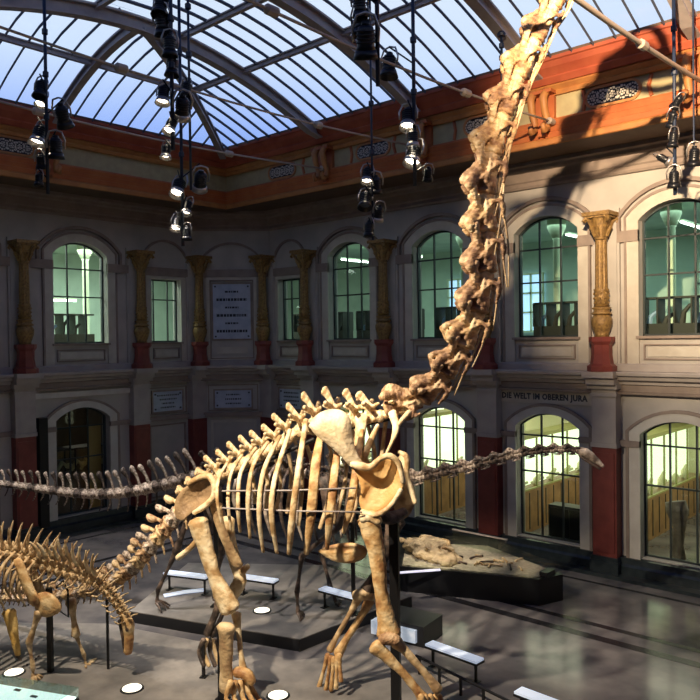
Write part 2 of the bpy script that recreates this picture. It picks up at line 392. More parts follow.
# the diagonal corner
mc = CH/2
frame_rect(cream, XC, mc-.95, mc+.95, 5.56, 8.72, .12, 0, .07); frame_rect(dark, XC, mc-.83, mc+.83, 5.60, 8.60, .04, 0, .09)
cream.box((mc-.58, 0, 5.80), (mc+.58, .05, 6.05), XC)
narrow_top(XC, 0, CH, mc)
frame_rect(dark, XC, mc-.95, mc+.95, 3.62, 4.62, .04, 0, .05); frame_rect(cream, XC, mc-.86, mc+.86, .6, 3.25, .08, 0, .05)
plaque(XC, mc, .72, 6.35, 8.45, 'tall pale engraved stone plaque in the dark corner', 6, False)
plaque(XC, mc, .70, 3.72, 4.40, 'small white stone plaque under the tall corner plaque', 3)
struct(cream.build('trim_12', M_CREAM), 'cream surrounds of the upper windows', 'moulding')
struct(dark.build('trim_13', M_MOULD), 'taupe arch mouldings around all the windows', 'moulding')
struct(wht.build('trim_14', M_LOWC), 'pale surrounds of the ground floor arches', 'moulding')
struct(impost.build('trim_15', M_MOULD), 'taupe impost bands across the wall piers', 'moulding')
# painted title over the second full arch
mb = MB(); m = (COLR[3]+COLR[4])/2; mb.box((m-1.62, 0, 4.42), (m+1.42, .03, 4.74), XR); mb.box((m-1.62, 0, 4.41), (m+1.42, .05, 4.44), XR)
ti = mb.build('title_panel', M_CREAM); tag(ti, 'cream lintel panel lettered DIE WELT IM OBEREN JURA above an arch', 'sign')
t_ = text('DIE WELT IM OBEREN JURA', .225, M_INK, ti, 'lettering', wall_matrix(XR, m-.12, .032, 4.585))
t_.scale = (1, 1, 1)
w_ = max(v.co.x for v in t_.data.vertices) - min(v.co.x for v in t_.data.vertices)
t_.data.transform(Matrix.Diagonal((2.62/w_, 1.0, 1, 1)))
# white banner bar over left arch
mb = MB(); m = (COLL[1]+COLL[2])/2; mb.box((m-1.75, 0, 4.50), (m+1.75, .10, 4.68), XL)
tag(mb.build('lintel_bar', M_LOWC), 'plain pale bar above the arch of the shaded left wall', 'panel')
mb = MB(); mb.box((COLL[2]-.72, .02, .4), (COLL[2]-.44, .3, 3.9), XL)
tag(mb.build('loudspeaker_column', M_BLACK), 'tall black loudspeaker column beside the left archway', 'loudspeaker')

# columns
def column(X, s, where, dd=.40):
    o = Vector(X(s, dd, 0)); r = empty('column', (o.x, o.y, 5.36)); tag(r, 'red footed column ' + where, 'column', 'columns of the upper storey')
    r['kind'] = 'thing'
    L = lambda prof, name, m, seg=20: MB().lathe([(a, z-5.36) for a, z in prof], (0, 0, 0), seg).build(name, m, r, True)
    mb = MB()
    for (h0, h1, z0, z1) in ((.34, .34, 5.36, 5.50), (.33, .27, 5.50, 5.56), (.27, .235, 5.56, 5.80), (.235, .235, 5.80, 6.05), (.235, .30, 6.05, 6.14), (.30, .30, 6.14, 6.26)):
        a_ = [(x*h0, y*h0, z0-5.36) for x, y in OCT]; b_ = [(x*h1, y*h1, z1-5.36) for x, y in OCT]
        mb.quadstrip([a_, b_])
    mb.build('pedestal', M_RED, r)
    L([(.19, 6.26), (.17, 6.32), (.22, 6.45), (.265, 6.6), (.27, 6.72), (.22, 6.8), (.20, 6.84)], 'urn', M_GOLD)
    L([(.25, 6.84), (.26, 6.88), (.20, 6.92), (.20, 6.96), (.25, 7.0), (.24, 7.02), (.16, 7.04)], 'ring', M_GOLD)
    mb = MB(); mb.lathe([(.19, 7.04-5.36), (.18, 7.3-5.36), (.185, 7.46-5.36), (.20, 7.5-5.36)], (0, 0, 0))
    for k in range(8):
        a = k*pi/4
        for z in (7.14, 7.26, 7.38): mb.ball((.18*cos(a+z), .18*sin(a+z), z-5.36), .035, 6, 4)
    mb.build('ornament_sleeve', M_GOLD, r, True)
    fl = []
    for z, rr in ((7.5, .16), (8.0, .155), (8.6, .145), (8.76, .145)):
        fl.append([(rr*(1-.10*(k % 2))*cos(2*pi*k/24), rr*(1-.10*(k % 2))*sin(2*pi*k/24), z-5.36) for k in range(24)])
    MB().quadstrip(fl).build('shaft', M_GOLD, r)
    cp = MB(); cp.lathe([(.13, 8.76-5.36), (.17, 8.79-5.36), (.15, 8.84-5.36), (.17, 9.0-5.36), (.24, 9.25-5.36), (.28, 9.36-5.36)], (0, 0, 0))
    cp.box((-.36, -.36, 9.38-5.36), (.36, .36, 9.48-5.36)); cp.box((-.31, -.31, 9.33-5.36), (.31, .31, 9.38-5.36))
    for k in range(8):
        a = k*pi/4; d = Vector((cos(a), sin(a), 0))
        cp.tube([d*.15 + Vector((0, 0, 8.86-5.36)), d*.20 + Vector((0, 0, 9.0-5.36)), d*.27 + Vector((0, 0, 9.10-5.36)), d*.30 + Vector((0, 0, 9.06-5.36))], [.05, .06, .045, .02], 6)
    for k in range(4):
        a = k*pi/2 + pi/4; d = Vector((cos(a), sin(a), 0))
        cp.tube([d*.22 + Vector((0, 0, 9.05-5.36)), d*.30 + Vector((0, 0, 9.25-5.36)), d*.42 + Vector((0, 0, 9.34-5.36)), d*.46 + Vector((0, 0, 9.26-5.36)), d*.40 + Vector((0, 0, 9.22-5.36))], [.05, .055, .06, .05, .03], 6)
    cp.build('capital', M_GOLD, r)
    if X is XL: r.rotation_euler.z = pi/2
    return r
OCT = [(1, .45), (.45, 1), (-.45, 1), (-1, .45), (-1, -.45), (-.45, -1), (.45, -1), (1, -.45)]
cn = ['at the right end of the dark corner', 'between the narrow and the first wide window of the right wall', 'left of the long neck on the right wall', 'half hidden behind the long neck', 'brightly lit, right of the long neck', 'beyond the right edge of the photo', 'second beyond the right edge', 'third beyond the right edge']
cl = ['at the left end of the dark corner', 'between the narrow and the wide window of the left wall', 'near the left edge of the photo', 'beyond the left edge', 'second beyond the left edge']
for s, w in zip(COLR, cn): column(XR, s, w)
for s, w in zip(COLL, cl): column(XL, s, w)
# pilasters below, strips above
pg, pr, pb, ps = MB(), MB(), MB(), MB()
for X, cs in ((XR, COLR), (XL, COLL)):
    for s in cs:
        pr.box((s-.325, -.02, .45), (s+.325, .32, 3.36), X); pr.box((s-.27, .32, .62), (s+.27, .345, 3.22), X)
        pg.box((s-.325, -.02, 3.36), (s+.325, .33, 5.0), X); pg.box((s-.35, 0, 3.36), (s+.35, .36, 3.48), X)
        pg.box((s-.36, 0, 4.70), (s+.36, .38, 4.78), X); pg.box((s-.40, 0, 4.9), (s+.40, .44, 5.02), X)
        pg.box((s-.42, 0, 5.2), (s+.42, .72, 5.36), X); pg.box((s-.38, 0, 5.02), (s+.38, .58, 5.2), X)
        pb.box((s-.38, 0, 0), (s+.38, .40, .40), X); pb.box((s-.36, 0, .4), (s+.36, .37, .50), X)
        ps.box((s-.36, 0, 5.5), (s+.36, .10, 9.6), X)
        ps.box((s-.30, .10, 5.56), (s+.30, .13, 9.5), X)
struct(pg.build('trim_16', M_GREY), 'grey pilaster heads under the string course', 'moulding')
struct(pr.build('trim_17', M_RED), 'oxblood red pilasters of the ground floor', 'moulding')
struct(pb.build('trim_18', M_BASE), 'black stone feet of the pilasters', 'moulding')
struct(ps.build('trim_19', M_WALL), 'pale flat strips behind the upper columns', 'moulding')

# cornice consoles and vent grilles
GX = [7.1, 10.9, 14.62, 18.3, 22.0, 25.7]
def console(X, s, label):
    o = Vector(X(s, 2.0, 11.4)); r = empty('console_bracket', o, math.atan2(Vector(X(s, 3, 0)).y-o.y, Vector(X(s, 3, 0)).x-o.x)); tag(r, label, 'bracket', 'scroll consoles on the cornice')
    for dy in (-.17, .17):
        mb = MB()
        pts = [(.02, dy, .95), (.30, dy, .9), (.42, dy, .72), (.36, dy, .45), (.22, dy, .2), (.25, dy, .0), (.40, dy, -.08), (.46, dy, .05), (.38, dy, .12)]
        mb.tube(pts, [(.1, .10), (.1, .10), (.1, .10), (.09, .09), (.09, .09), (.09, .09), (.08, .08), (.06, .06), (.04, .04)], 8)
        mb.build('scroll', M_ORANGE2, r, True)
    mb = MB(); mb.box((0, -.30, .2), (.12, .30, .86)); mb.box((0, -.36, .84), (.40, .36, .92)); mb.box((0, -.1, -.15), (.2, .1, .3)); mb.build('back_plate', M_ORANGE, r)
    return r
for s, w in zip(GX, ('farthest in', 'second from the corner', 'right of the neck', 'at the right edge of the photo', 'beyond the right edge', 'last beyond the right edge')): console(XR, s, 'painted scroll console on the right cornice, ' + w)
console(XL, 8.7, 'painted scroll console on the left cornice above the left column')
def grille(X, s, label):
    mb = MB(); w, h = .62, .2
    pts = [(s + (w-h)*(1 if cos(a) > 0 else -1) + h*cos(a), 11.95 + h*sin(a)) for a in [2*pi*k/24 + .01 for k in range(24)]]
    pts2 = [(s + (w-h)*(1 if cos(a) > 0 else -1) + (h+.06)*cos(a), 11.95 + (h+.06)*sin(a)) for a in [2*pi*k/24 + .01 for k in range(24)]]
    mb.prism(pts, 1.98, 2.012, X); r = mb.build('vent_grille', M_BLACK); tag(r, label, 'vent grille', 'fretwork vents in the cornice')
    mb = MB(); ringpr(mb, X, pts + pts[:1], pts2 + pts2[:1], 1.99, 2.05); mb.build('grille_rim', M_ORANGE2, r)
    mb = MB(); rnd = random.Random(int(s*10))
    for k in range(5):
        cx = s - .48 + k*.24
        for rr, n_, w_ in ((.055, 6, .016), (.125, 12, .017)):
            for j in range(n_):
                a = j*2*pi/n_ + k*.4; w2 = w_*(1 + .5*(j % 2))
                mb.box((cx+rr*cos(a)-w2, 2.012, 11.95+rr*1.15*sin(a)-w2), (cx+rr*cos(a)+w2, 2.028, 11.95+rr*1.15*sin(a)+w2), X)
        mb.box((cx-.02, 2.012, 11.93), (cx+.02, 2.026, 11.97), X)
        if k < 4:
            for z in (11.83, 11.95, 12.07): mb.box((cx+.105, 2.012, z-.012), (cx+.135, 2.027, z+.012), X)
    mb.build('fretwork', M_CREAM, r)
for s, w in ((5.0, 'nearest the dark corner'), (9.0, 'left of the hanging spotlights'), (12.9, 'just left of the neck'), (16.35, 'in the shadow of the skull'), (20.1, 'beyond the right edge')):
    grille(XR, s, 'oval fretwork vent in the right cornice, ' + w)
grille(XL, 9.75, 'round fretwork vent in the left cornice at the picture edge'); grille(XL, 5.6, 'fretwork vent in the left cornice, in shade') if False else None
# small frieze dividers (orange C bars)
mb = MB()
for s in GX:
    for ds in (-1.05, 1.0): 
        mb.tube([XR(s+ds, 2.0, 11.7), XR(s+ds+.06*(1 if ds > 0 else -1), 2.02, 11.95), XR(s+ds, 2.0, 12.2)], .05, 6)
struct(mb.build('trim_20', M_ORANGE), 'small orange frieze dividers', 'moulding')

# ------------------------------------------------------------------ glass roof
YM = -8.7
def G(t):
    t = max(0, min(1, t)); return 13.0 + 1.45 * (1 - (1-t)**1.9)
def tz(y): return (-2.6 - y) / 6.1 if y > YM else (y - (-14.8)) / 6.1
XH = 7.1
def roofz(x, y): return min(G(tz(y)), G((x-2.6)/4.5)) if x < XH else G(tz(y))
def beam(mb, pts, h, w, fl=.03, up=True):
    # I section along pts (top on pts)
    P = [Vector(p) for p in pts]; rings = {'t': [], 'w': [], 'b': []}
    for i, p in enumerate(P):
        t = (P[min(i+1, len(P)-1)] - P[max(i-1, 0)]); t.z = 0; t.normalize(); n = Vector((-t.y, t.x, 0))
        def R(hw, z0, z1): return [p + n*hw + Vector((0, 0, z0)), p - n*hw + Vector((0, 0, z0)), p - n*hw + Vector((0, 0, z1)), p + n*hw + Vector((0, 0, z1))]
        rings['t'].append(R(w/2, -fl, 0)); rings['w'].append(R(fl*.6, -h+fl*.5, -fl*.5)); rings['b'].append(R(w/2, -h, -h+fl))
    for k in rings.values(): mb.quadstrip(k)
N = 24
for i, x in enumerate(GX):
    mb = MB(); beam(mb, [(x, -2.3 - 12.8*k/N, roofz(x, min(-2.6, max(-14.8, -2.3-12.8*k/N))) - .06) for k in range(N+1)], .36, .26, .05)
    g = mb.build('roof_girder', M_STEEL); tag(g, 'arched grey steel girder of the glass roof, ' + ('first from the dark corner', 'second from the dark corner', 'third, passing behind the neck', 'fourth, in the top right corner', 'outside the picture on the right', 'last outside the picture on the right')[i], 'girder', 'arched roof girders')
for (x0, y0, lab) in ((2.6, -2.6, 'running down to the dark corner'), (2.6, -8.7, 'curving down to the left wall')):
    mb = MB(); beam(mb, [(x0 + (XH-x0)*k/12, y0 + (YM-y0)*k/12, G(k/12) - .06) for k in range(13)], .28, .2, .045)
    g = mb.build('hip_rib', M_STEEL); tag(g, 'grey steel hip rib of the glass roof ' + lab, 'roof rib')
def zbar(mb, pts, r=.03):
    P = [Vector(p) for p in pts]
    mb.tube([p - Vector((0, 0, .02)) for p in P], (.05, .028), 4)
bars = MB()
x = 2.6 + .3
while x < XEND - .3:
    if all(abs(x-g) > .14 for g in GX):
        ye = YM if x >= XH else -2.6 - 6.1*(x-2.6)/4.5
        for sgn in (1, -1):
            if sgn < 0 and x < XH: continue
            ys = [-2.55 + (ye+2.55)*k/8 for k in range(9)]
            if sgn < 0: ys = [2*YM - y for y in ys]
            zbar(bars, [(x, y, G(tz(y))+.0) for y in ys])
    x += .53
y = -2.6 - .3
while y > -14.6:
    if abs(y-YM) > .15:
        xe = 2.6 + 4.5*(1 - abs(y-YM)/6.1) if y > YM else XH
        if xe > 2.8: zbar(bars, [(2.55 + (xe-2.55)*k/5, y, G(((2.55 + (xe-2.55)*k/5)-2.6)/4.5)) for k in range(6)])
    y -= .58
bo = bars.build('trim_21', M_STEELD); struct(bo, 'dark glazing bars of the glass roof', 'glazing bar')
# purlins
def purlin(pts, h, w, lab):
    mb = MB(); beam(mb, pts, h, w, .035); o = mb.build('purlin', M_STEEL); tag(o, lab, 'roof purlin', 'purlins of the glass roof')
for k, t in enumerate((.46, .80)):
    yy = -2.6-6.1*t; xx = 2.6+4.5*t
    wds = ('lower', 'upper')[k]
    purlin([(xx, yy, G(t)-.02), (XEND, yy, G(t)-.02)], .16, .12, wds + ' grey purlin of the glass roof along the right wall')
    purlin([(XH, 2*YM-yy, G(t)-.02), (XEND, 2*YM-yy, G(t)-.02)], .16, .12, wds + ' grey purlin of the glass roof on the side towards the viewer')
    if k == 0: purlin([(xx, yy, G(t)-.02), (xx, -14.8, G(t)-.02)], .16, .12, wds + ' grey purlin of the glass roof along the left wall')
# panes
mb = MB()
NY = 16
def gp(x, y): return mb.bm.verts.new((x, y, roofz(x, y)+.05))
ysg = [-2.5 - 6.2*k/8 for k in range(9)]; ysg = ysg + [2*YM-y for y in ysg[-2::-1]]
prev = None
for yv in ysg:
    xs = 2.5 + 4.6*max(0, min(1, (-2.5-yv)/6.2 if yv >= YM else 1))
    row = (mb.bm.verts.new((xs, yv, G(tz(yv))+.05)), mb.bm.verts.new((XEND, yv, G(tz(yv))+.05)))
    if prev: mb.bm.faces.new((prev[0], prev[1], row[1], row[0]))
    prev = row
xsg = [2.5 + 4.6*k/8 for k in range(9)]; prev = None
for k, xv in enumerate(xsg):
    t = k/8; ya = -2.5 - 6.2*t; yb = -14.9
    row = (mb.bm.verts.new((xv, ya, G(t)+.05)), mb.bm.verts.new((xv, yb, G(t)+.05)))
    if prev: mb.bm.faces.new((prev[0], prev[1], row[1], row[0]))
    prev = row
struct(mb.build('window_roof', M_ROOFGLASS), 'frosted glass panes of the hall roof', 'glass roof')
# opaque ceiling rim
mb = MB(); mb.box((-.4, YEND-5, 13.0), (XEND+.4, -14.75, 13.06)); mb.box((-.45, -14.8, 13.0), (2.6, .45, 13.06)); mb.box((2.6, -2.6, 13.0), (XEND+.4, .45, 13.06))
struct(mb.build('ceiling_rim', M_BROWN), 'flat ceiling rim around the glass roof', 'ceiling')
# tie rods
for i, (x, z0) in enumerate(((7.15, 11.66), (10.6, 11.76), (14.9, 11.56), (18.55, 11.56), (22.0, 11.56))):
    r = empty('tie_rod', (x, -2.1, z0)); tag(r, 'beige tie rod from the right cornice, ' + ('first from the corner', 'second from the corner', 'third, reaching the cornice beside the neck', 'thick one at the top right', 'outside the picture')[i], 'tie rod', 'tie rods under the glass roof')
    L = 13.2; q = [(0, -L*k/10, -.24*sin(pi*k/10)) for k in range(11)]
    MB().tube(q, .027 if i != 3 else .045, 8).build('rod', M_ROD, r, True)
    for yy in (-.15, -3.9, -9.3):
        MB().lathe([(.04, -.14), (.085, -.10), (.085, .10), (.04, .14)], (0, 0, 0), 10).build('turnbuckle', M_ROD, r).matrix_local = Matrix.Translation((0, yy, -.24*sin(pi*-yy/L))) @ Matrix.Rotation(pi/2, 4, 'X')

# ------------------------------------------------------------------ floor
mf = mat('polished_terrazzo', (0.10, 0.097, 0.108), 0.14, col2=(0.20, 0.188, 0.19), scale=1.1, bump=0.012, bscale=60, detail=6)
mb = MB(); mb.box((-8, YEND-5, -.3), (XEND+.4, 9.5, 0)); struct(mb.build('floor', mf), 'dark polished terrazzo floor of the hall', 'floor')
M_INLAY = mat('black_terrazzo_inlay', (0.022, 0.022, 0.026), .2)
mb = MB(); 
mb.sweep([(3.62, .002), (3.80, .002), (3.80, .004), (3.62, .004)], PATH[:3] + [(XEND, 0)]); mb.sweep([(4.25, .002), (4.50, .002), (4.50, .004), (4.25, .004)], PATH)
mb.sweep([(1.0, .002), (1.12, .002), (1.12, .004), (1.0, .004)], PATH)
struct(mb.build('floor_inlay', M_INLAY), 'black inlaid border lines in the terrazzo floor', 'floor')

# ------------------------------------------------------------------ galleries behind the windows
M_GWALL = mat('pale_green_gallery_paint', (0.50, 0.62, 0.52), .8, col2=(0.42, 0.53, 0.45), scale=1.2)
M_YWALL = mat('cream_gallery_paint', (0.70, 0.66, 0.42), .8)
M_PILLAR = mat('pale_green_pillar', (0.62, 0.70, 0.50), .6)
M_WOOD = mat('brown_cabinet_wood', (0.20, 0.10, 0.035), .5, col2=(0.30, 0.16, 0.06), scale=3)
M_DKWOOD = mat('dark_case_wood', (0.05, 0.045, 0.035), .5)
M_SLAB = mat('gallery_floor', (0.20, 0.17, 0.13), .5)
M_LIT = mat('lit_case_back', (0.8, 0.85, 0.7), .6, emit=(1.0, 0.97, 0.70), estr=1.5)
M_LITC = mat('lit_case_back_cool', (0.8, 0.9, 0.8), .6, emit=(0.75, 1.0, 0.85), estr=1.1)
M_TUBE = mat('fluorescent_tube', (1, 1, 1), .5, emit=(0.85, 1.0, 0.92), estr=14)
M_SKYWIN = mat('daylit_far_window', (.6, .8, 1), .5, emit=(0.45, 0.68, 1.0), estr=1.0)
M_CASEG = glass('case_glass', (0.93, 0.98, 0.95), 0.06)
mb = MB(); mb.box((-8, .45, 4.9), (XEND, 9.4, 5.15)); mb.box((-8, YEND-5, 4.9), (-.45, .45, 5.15)); struct(mb.build('floor_gallery', M_SLAB), 'gallery floor behind the upper windows', 'floor')
mb = MB(); mb.box((-8, .45, 10.2), (XEND, 9.4, 10.4)); mb.box((-8, YEND-5, 10.2), (-.45, .45, 10.4)); struct(mb.build('ceiling_gallery', M_GWALL), 'gallery ceiling behind the upper windows', 'ceiling')
mb = MB(); mb.box((-8, 9.2, 5.15), (XEND, 9.4, 10.2)); mb.box((XEND, .45, 0), (XEND+.3, 9.4, 10.4)); mb.box((-8, YEND-5, 5.15), (-7.8, 9.4, 10.2)); struct(mb.build('wall_gallery', M_GWALL), 'pale green back wall of the upper galleries', 'wall')
mb = MB(); mb.box((-8, 9.2, 0), (XEND, 9.4, 4.9)); struct(mb.build('wall_gallery_low', M_YWALL), 'cream back wall of the ground floor gallery', 'wall')
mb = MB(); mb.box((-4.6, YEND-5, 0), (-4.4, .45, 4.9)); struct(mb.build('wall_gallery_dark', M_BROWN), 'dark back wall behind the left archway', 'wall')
mb = MB(); mb.box((-8, .45, 0), (-7.8, 9.2, 4.9)); struct(mb.build('wall_gallery_end', M_GWALL), 'end wall of the ground floor gallery', 'wall')
# pillars in upper gallery
for i, (x, y) in enumerate(((4.8, 3.6), (8.5, 3.6), (12.1, 3.6), (15.75, 3.6), (19.4, 3.6), (23.0, 3.6), (-3.4, -4.6), (-3.4, -8.3))):
    r = empty('gallery_pillar', (x, y, 5.15)); tag(r, 'slim pale green pillar standing behind upper window number %s' % ('one', 'two', 'three', 'four', 'five', 'six', 'seven', 'eight')[i], 'pillar', 'pillars of the upper gallery')
    r['label'] = 'slim pale green pillar seen through the ' + ('narrow window right of the corner', 'first wide window of the right wall', 'window left of the neck', 'window right of the neck', 'window at the right picture edge', 'first window beyond the edge', 'upper window of the left wall', 'window at the left picture edge')[i]
    MB().lathe([(.2, 0), (.2, .1), (.13, .15), (.12, 4.3), (.15, 4.35)], (0, 0, 0), 14).build('shaft', M_PILLAR, r, True)
    MB().lathe([(.15, 4.35), (.26, 4.6), (.3, 4.7), (.3, 5.04)], (0, 0, 0), 14).build('capital', M_PILLAR, r, True)
# far windows of the upper gallery (daylight)
i = 0
for x in (1.0, 4.6, 8.2, 11.8, 15.4, 19.0, 22.6):
    i += 1
    mb = MB(); mb.box((x-.55, 9.10, 6.5), (x+.55, 9.18, 8.9)); f = mb.build('window_%d' % (40+i), M_SKYWIN); struct(f, 'bright blue far window of the upper gallery', 'window')
    mb = MB()
    for k in (-.55, 0, .55): mb.box((x+k-.04, 9.0, 6.5), (x+k+.04, 9.1, 8.9))
    for z in (6.5, 7.3, 8.1, 8.9): mb.box((x-.6, 9.0, z-.04), (x+.6, 9.1, z+.04))
    mb.build('glazing_frame', M_PILLAR, f)
# specimens cases on upper gallery
rnd = random.Random(3)
def case_up(x, y, along, L, lab):
    r = empty('collection_cabinet', (x, y, 5.15), 0 if along == 'x' else pi/2); tag(r, lab, 'cabinet', 'cabinets in the upper gallery')
    MB().box((-L/2, -.3, 0), (L/2, .3, 1.45)).build('cabinet_base', M_DKWOOD, r)
    mb = MB(); 
    for k in range(int(L/.45)+1): mb.box((-L/2+.45*k-.02, -.3, 1.45), (-L/2+.45*k+.02, .3, 2.15))
    mb.box((-L/2, -.3, 2.13), (L/2, .3, 2.18)); mb.build('case_frame', M_DKWOOD, r)
    for k in range(int(L/.45)):
        mb = MB(); h = rnd.uniform(.25, .55); cx = -L/2+.45*k+.22
        mb.tube([(cx-.1, 0, 1.45), (cx-.05, 0, 1.45+h*.6), (cx+.12, 0, 1.45+h)], [.09, .07, .05], 6)
        mb.build('specimen', M_DKWOOD if k % 3 else M_SKYSP, r)
    return r
M_SKYSP = mat('pale_blue_specimen', (0.35, 0.5, 0.7), .5)
for x, w in ((3.2, 'narrow window of the right wall'), (6.6, 'first wide window of the right wall'), (10.2, 'window left of the neck'), (13.9, 'window right of the neck'), (17.2, 'window at the right picture edge'), (21.0, 'window beyond the right edge')):
    case_up(x-.3, 2.0, 'x', 2.7, 'long dark cabinet with specimens behind the ' + w)
case_up(-2.2, -6.6, 'y', 3.0, 'long dark cabinet with specimens behind the upper window of the left wall')
case_up(-2.2, -10.6, 'y', 3.0, 'long dark cabinet behind the window at the left edge')
# ceiling tubes
def tube_lamp(x, y, z, along, L, lab):
    r = empty('tube_lamp', (x, y, z), 0 if along == 'x' else pi/2); tag(r, lab, 'ceiling lamp', 'fluorescent lamps of the galleries')
    MB().box((-L/2, -.06, .03), (L/2, .06, .09)).build('housing', M_PILLAR, r)
    MB().tube([(-L/2, 0, 0), (L/2, 0, 0)], .03, 8).build('tube', M_TUBE, r)
wl_ = ['behind the narrow right window', 'behind the first wide right window', 'behind the window left of the neck', 'behind the window right of the neck', 'behind the right edge window', 'beyond the right edge']
for x, w in zip((3.4, 6.2, 9.9, 13.4, 17.0, 21.0), wl_): tube_lamp(x-1, 4.6, 9.6, 'y', 1.8, 'lit fluorescent tube lamp ' + w)
tube_lamp(-3.6, -6.5, 7.9, 'y', 3.2, 'long lit fluorescent tube low behind the left wall window')
tube_lamp(-2.4, -3.0, 9.2, 'y', 1.5, 'lit fluorescent tube behind the narrow left window')
# ground floor vitrines running back from the wall
def vitrine(x, y0, y1, lab, hb=1.45, ht=3.5):
    r = empty('tall_vitrine', (x, y0, 0)); tag(r, lab, 'display case', 'lit wall vitrines of the ground floor gallery')
    L = y1-y0
    MB().box((-.6, 0, 0), (0, L, hb)).build('cabinet_base', M_WOOD, r)
    mb = MB(); 
    for k in range(int(L/.55)+1): mb.box((0, .55*k-.02, .1), (.02, .55*k+.02, hb-.08))
    mb.build('panel_batten', M_DKWOOD, r)
    MB().box((-.55, 0, hb), (-.5, L, ht)).build('lit_back', M_LIT, r)
    mb = MB()
    for k in range(int(L/1.1)+1): mb.box((-.05, 1.1*k-.025, hb), (0, 1.1*k+.025, ht))
    mb.box((-.6, 0, ht), (.02, L, ht+.12)); mb.box((-.04, 0, hb), (.02, L, hb+.05)); mb.build('case_frame', mat('olive_case_frame', (.30, .30, .10), .5), r)
    MB().box((-.03, 0, hb), (-.02, L, ht)).build('glass', M_CASEG, r)
    rn = random.Random(int(x*7))
    for k in range(int(L/1.1)):
        mb = MB(); cy = 1.1*k+.55; h = rn.uniform(.15, .5)
        mb.tube([(-.3, cy-.2, hb+.02), (-.3, cy-.1, hb+h*.5), (-.28, cy+.15, hb+h)], [.07, .1, .05], 7)
        mb.tube([(-.3, cy-.4, hb+.1), (-.3, cy+.4, hb+.16)], .05, 6)
        mb.build('specimen', mat('beige_fossil_specimen', (.7, .62, .42), .7), r)
    return r
vitrine(4.4, 1.6, 8.9, 'lit vitrine with wooden base behind the first ground floor arch of the right wall')
vitrine(8.0, 1.6, 8.9, 'lit vitrine with wooden base seen through the arch left of the red pilaster')
vitrine(11.7, 1.8, 8.9, 'lit vitrine with wooden base behind the arch under the painted title', 1.35, 3.0)
vitrine(15.0, 1.8, 8.9, 'lit vitrine with wooden base behind the arch at the right picture edge', 1.30, 3.1)
vitrine(18.9, 1.6, 8.9, 'lit vitrine with wooden base beyond the right picture edge')
# big upright bone behind the right edge arch
M_DBONE = mat('dark_brown_bone', (0.085, 0.062, 0.045), .5, col2=(0.15, 0.115, 0.085), scale=7, bump=.35, bscale=18)
b_ = ony(679, 560, .9)
mb = MB(); mb.tube([(b_.x, .9, 0), (b_.x, .9, .25), (b_.x-.02, .9, .8), (b_.x+.02, .9, 1.25), (b_.x-.03, .9, 1.68), (b_.x-.08, .9, 1.92)], [(.27, .2), (.22, .18), (.14, .13), (.16, .13), (.30, .2), (.27, .16)], 12)
tag(mb.build('upright_thigh_bone', M_DBONE, smooth=True), 'large dark thigh bone standing upright behind the right edge arch', 'fossil bone')
# dark case inside left archway
r = empty('glass_display_case', (-1.6, -6.3, 0)); tag(r, 'glass display case glowing faintly inside the dark left archway', 'display case')
MB().box((-.4, -1.3, 0), (.4, 1.3, 1.7)).build('case_plinth', M_BROWN, r)
MB().box((-.38, -1.28, 1.7), (.38, 1.28, 2.55)).build('glass', M_CASEG, r)
mb = MB()
for k in range(3):
    mb.box((-.4, -1.3+k*1.28, 1.7), (-.36, -1.26+k*1.28, 2.6)); mb.box((.36, -1.3+k*1.28, 1.7), (.4, -1.26+k*1.28, 2.6))
mb.box((-.4, -1.3, 2.55), (.4, 1.3, 2.6)); mb.build('case_frame', M_BLACK, r)
for k, (yy, zz) in enumerate(((-.9, 1.75), (-.3, 1.75), (.25, 1.75), (.6, 1.75), (1.0, 1.75))):
    mb = MB(); mb.tube([(0, yy-.2, zz), (0, yy, zz+.35), (.05, yy+.2, zz+.15)], [.05, .1, .06], 8); mb.ball((.05, yy+.22, zz+.2), (.1, .14, .1)); mb.build('specimen', mat('lit_beige_fossil', (.6, .5, .28), .6), r)
mb = MB(); mb.box((-.9, -7.4 + 1.4, .0), (-.8, -5.55, 3.4)); 
tag(mb.build('amber_wall_panel', mat('amber_panel', (0.55, 0.33, 0.10), .6)), 'amber lit panel inside the left archway', 'panel')

mb = MB(); mb.box((-8, .3, 0), (-.45, .44, 4.9)); struct(mb.build('wall_light_block', M_BROWN), 'dark wall added to keep gallery light out of the left archway', 'wall')  # added partition, blocks the right gallery's light from the left archway

mb = MB(); mb.box((13.25, .62, .05), (14.55, 1.1, 1.42)); o = mb.build('low_dark_cabinet', M_DKWOOD); tag(o, 'low black cabinet just inside the arch under the painted title', 'cabinet')
mb = MB(); mb.box((13.3, .60, .15), (13.88, .62, 1.35)); mb.build('cabinet_door', M_BLACK, o); mb = MB(); mb.box((13.92, .60, .15), (14.5, .62, 1.35)); mb.build('cabinet_door', M_BLACK, o)

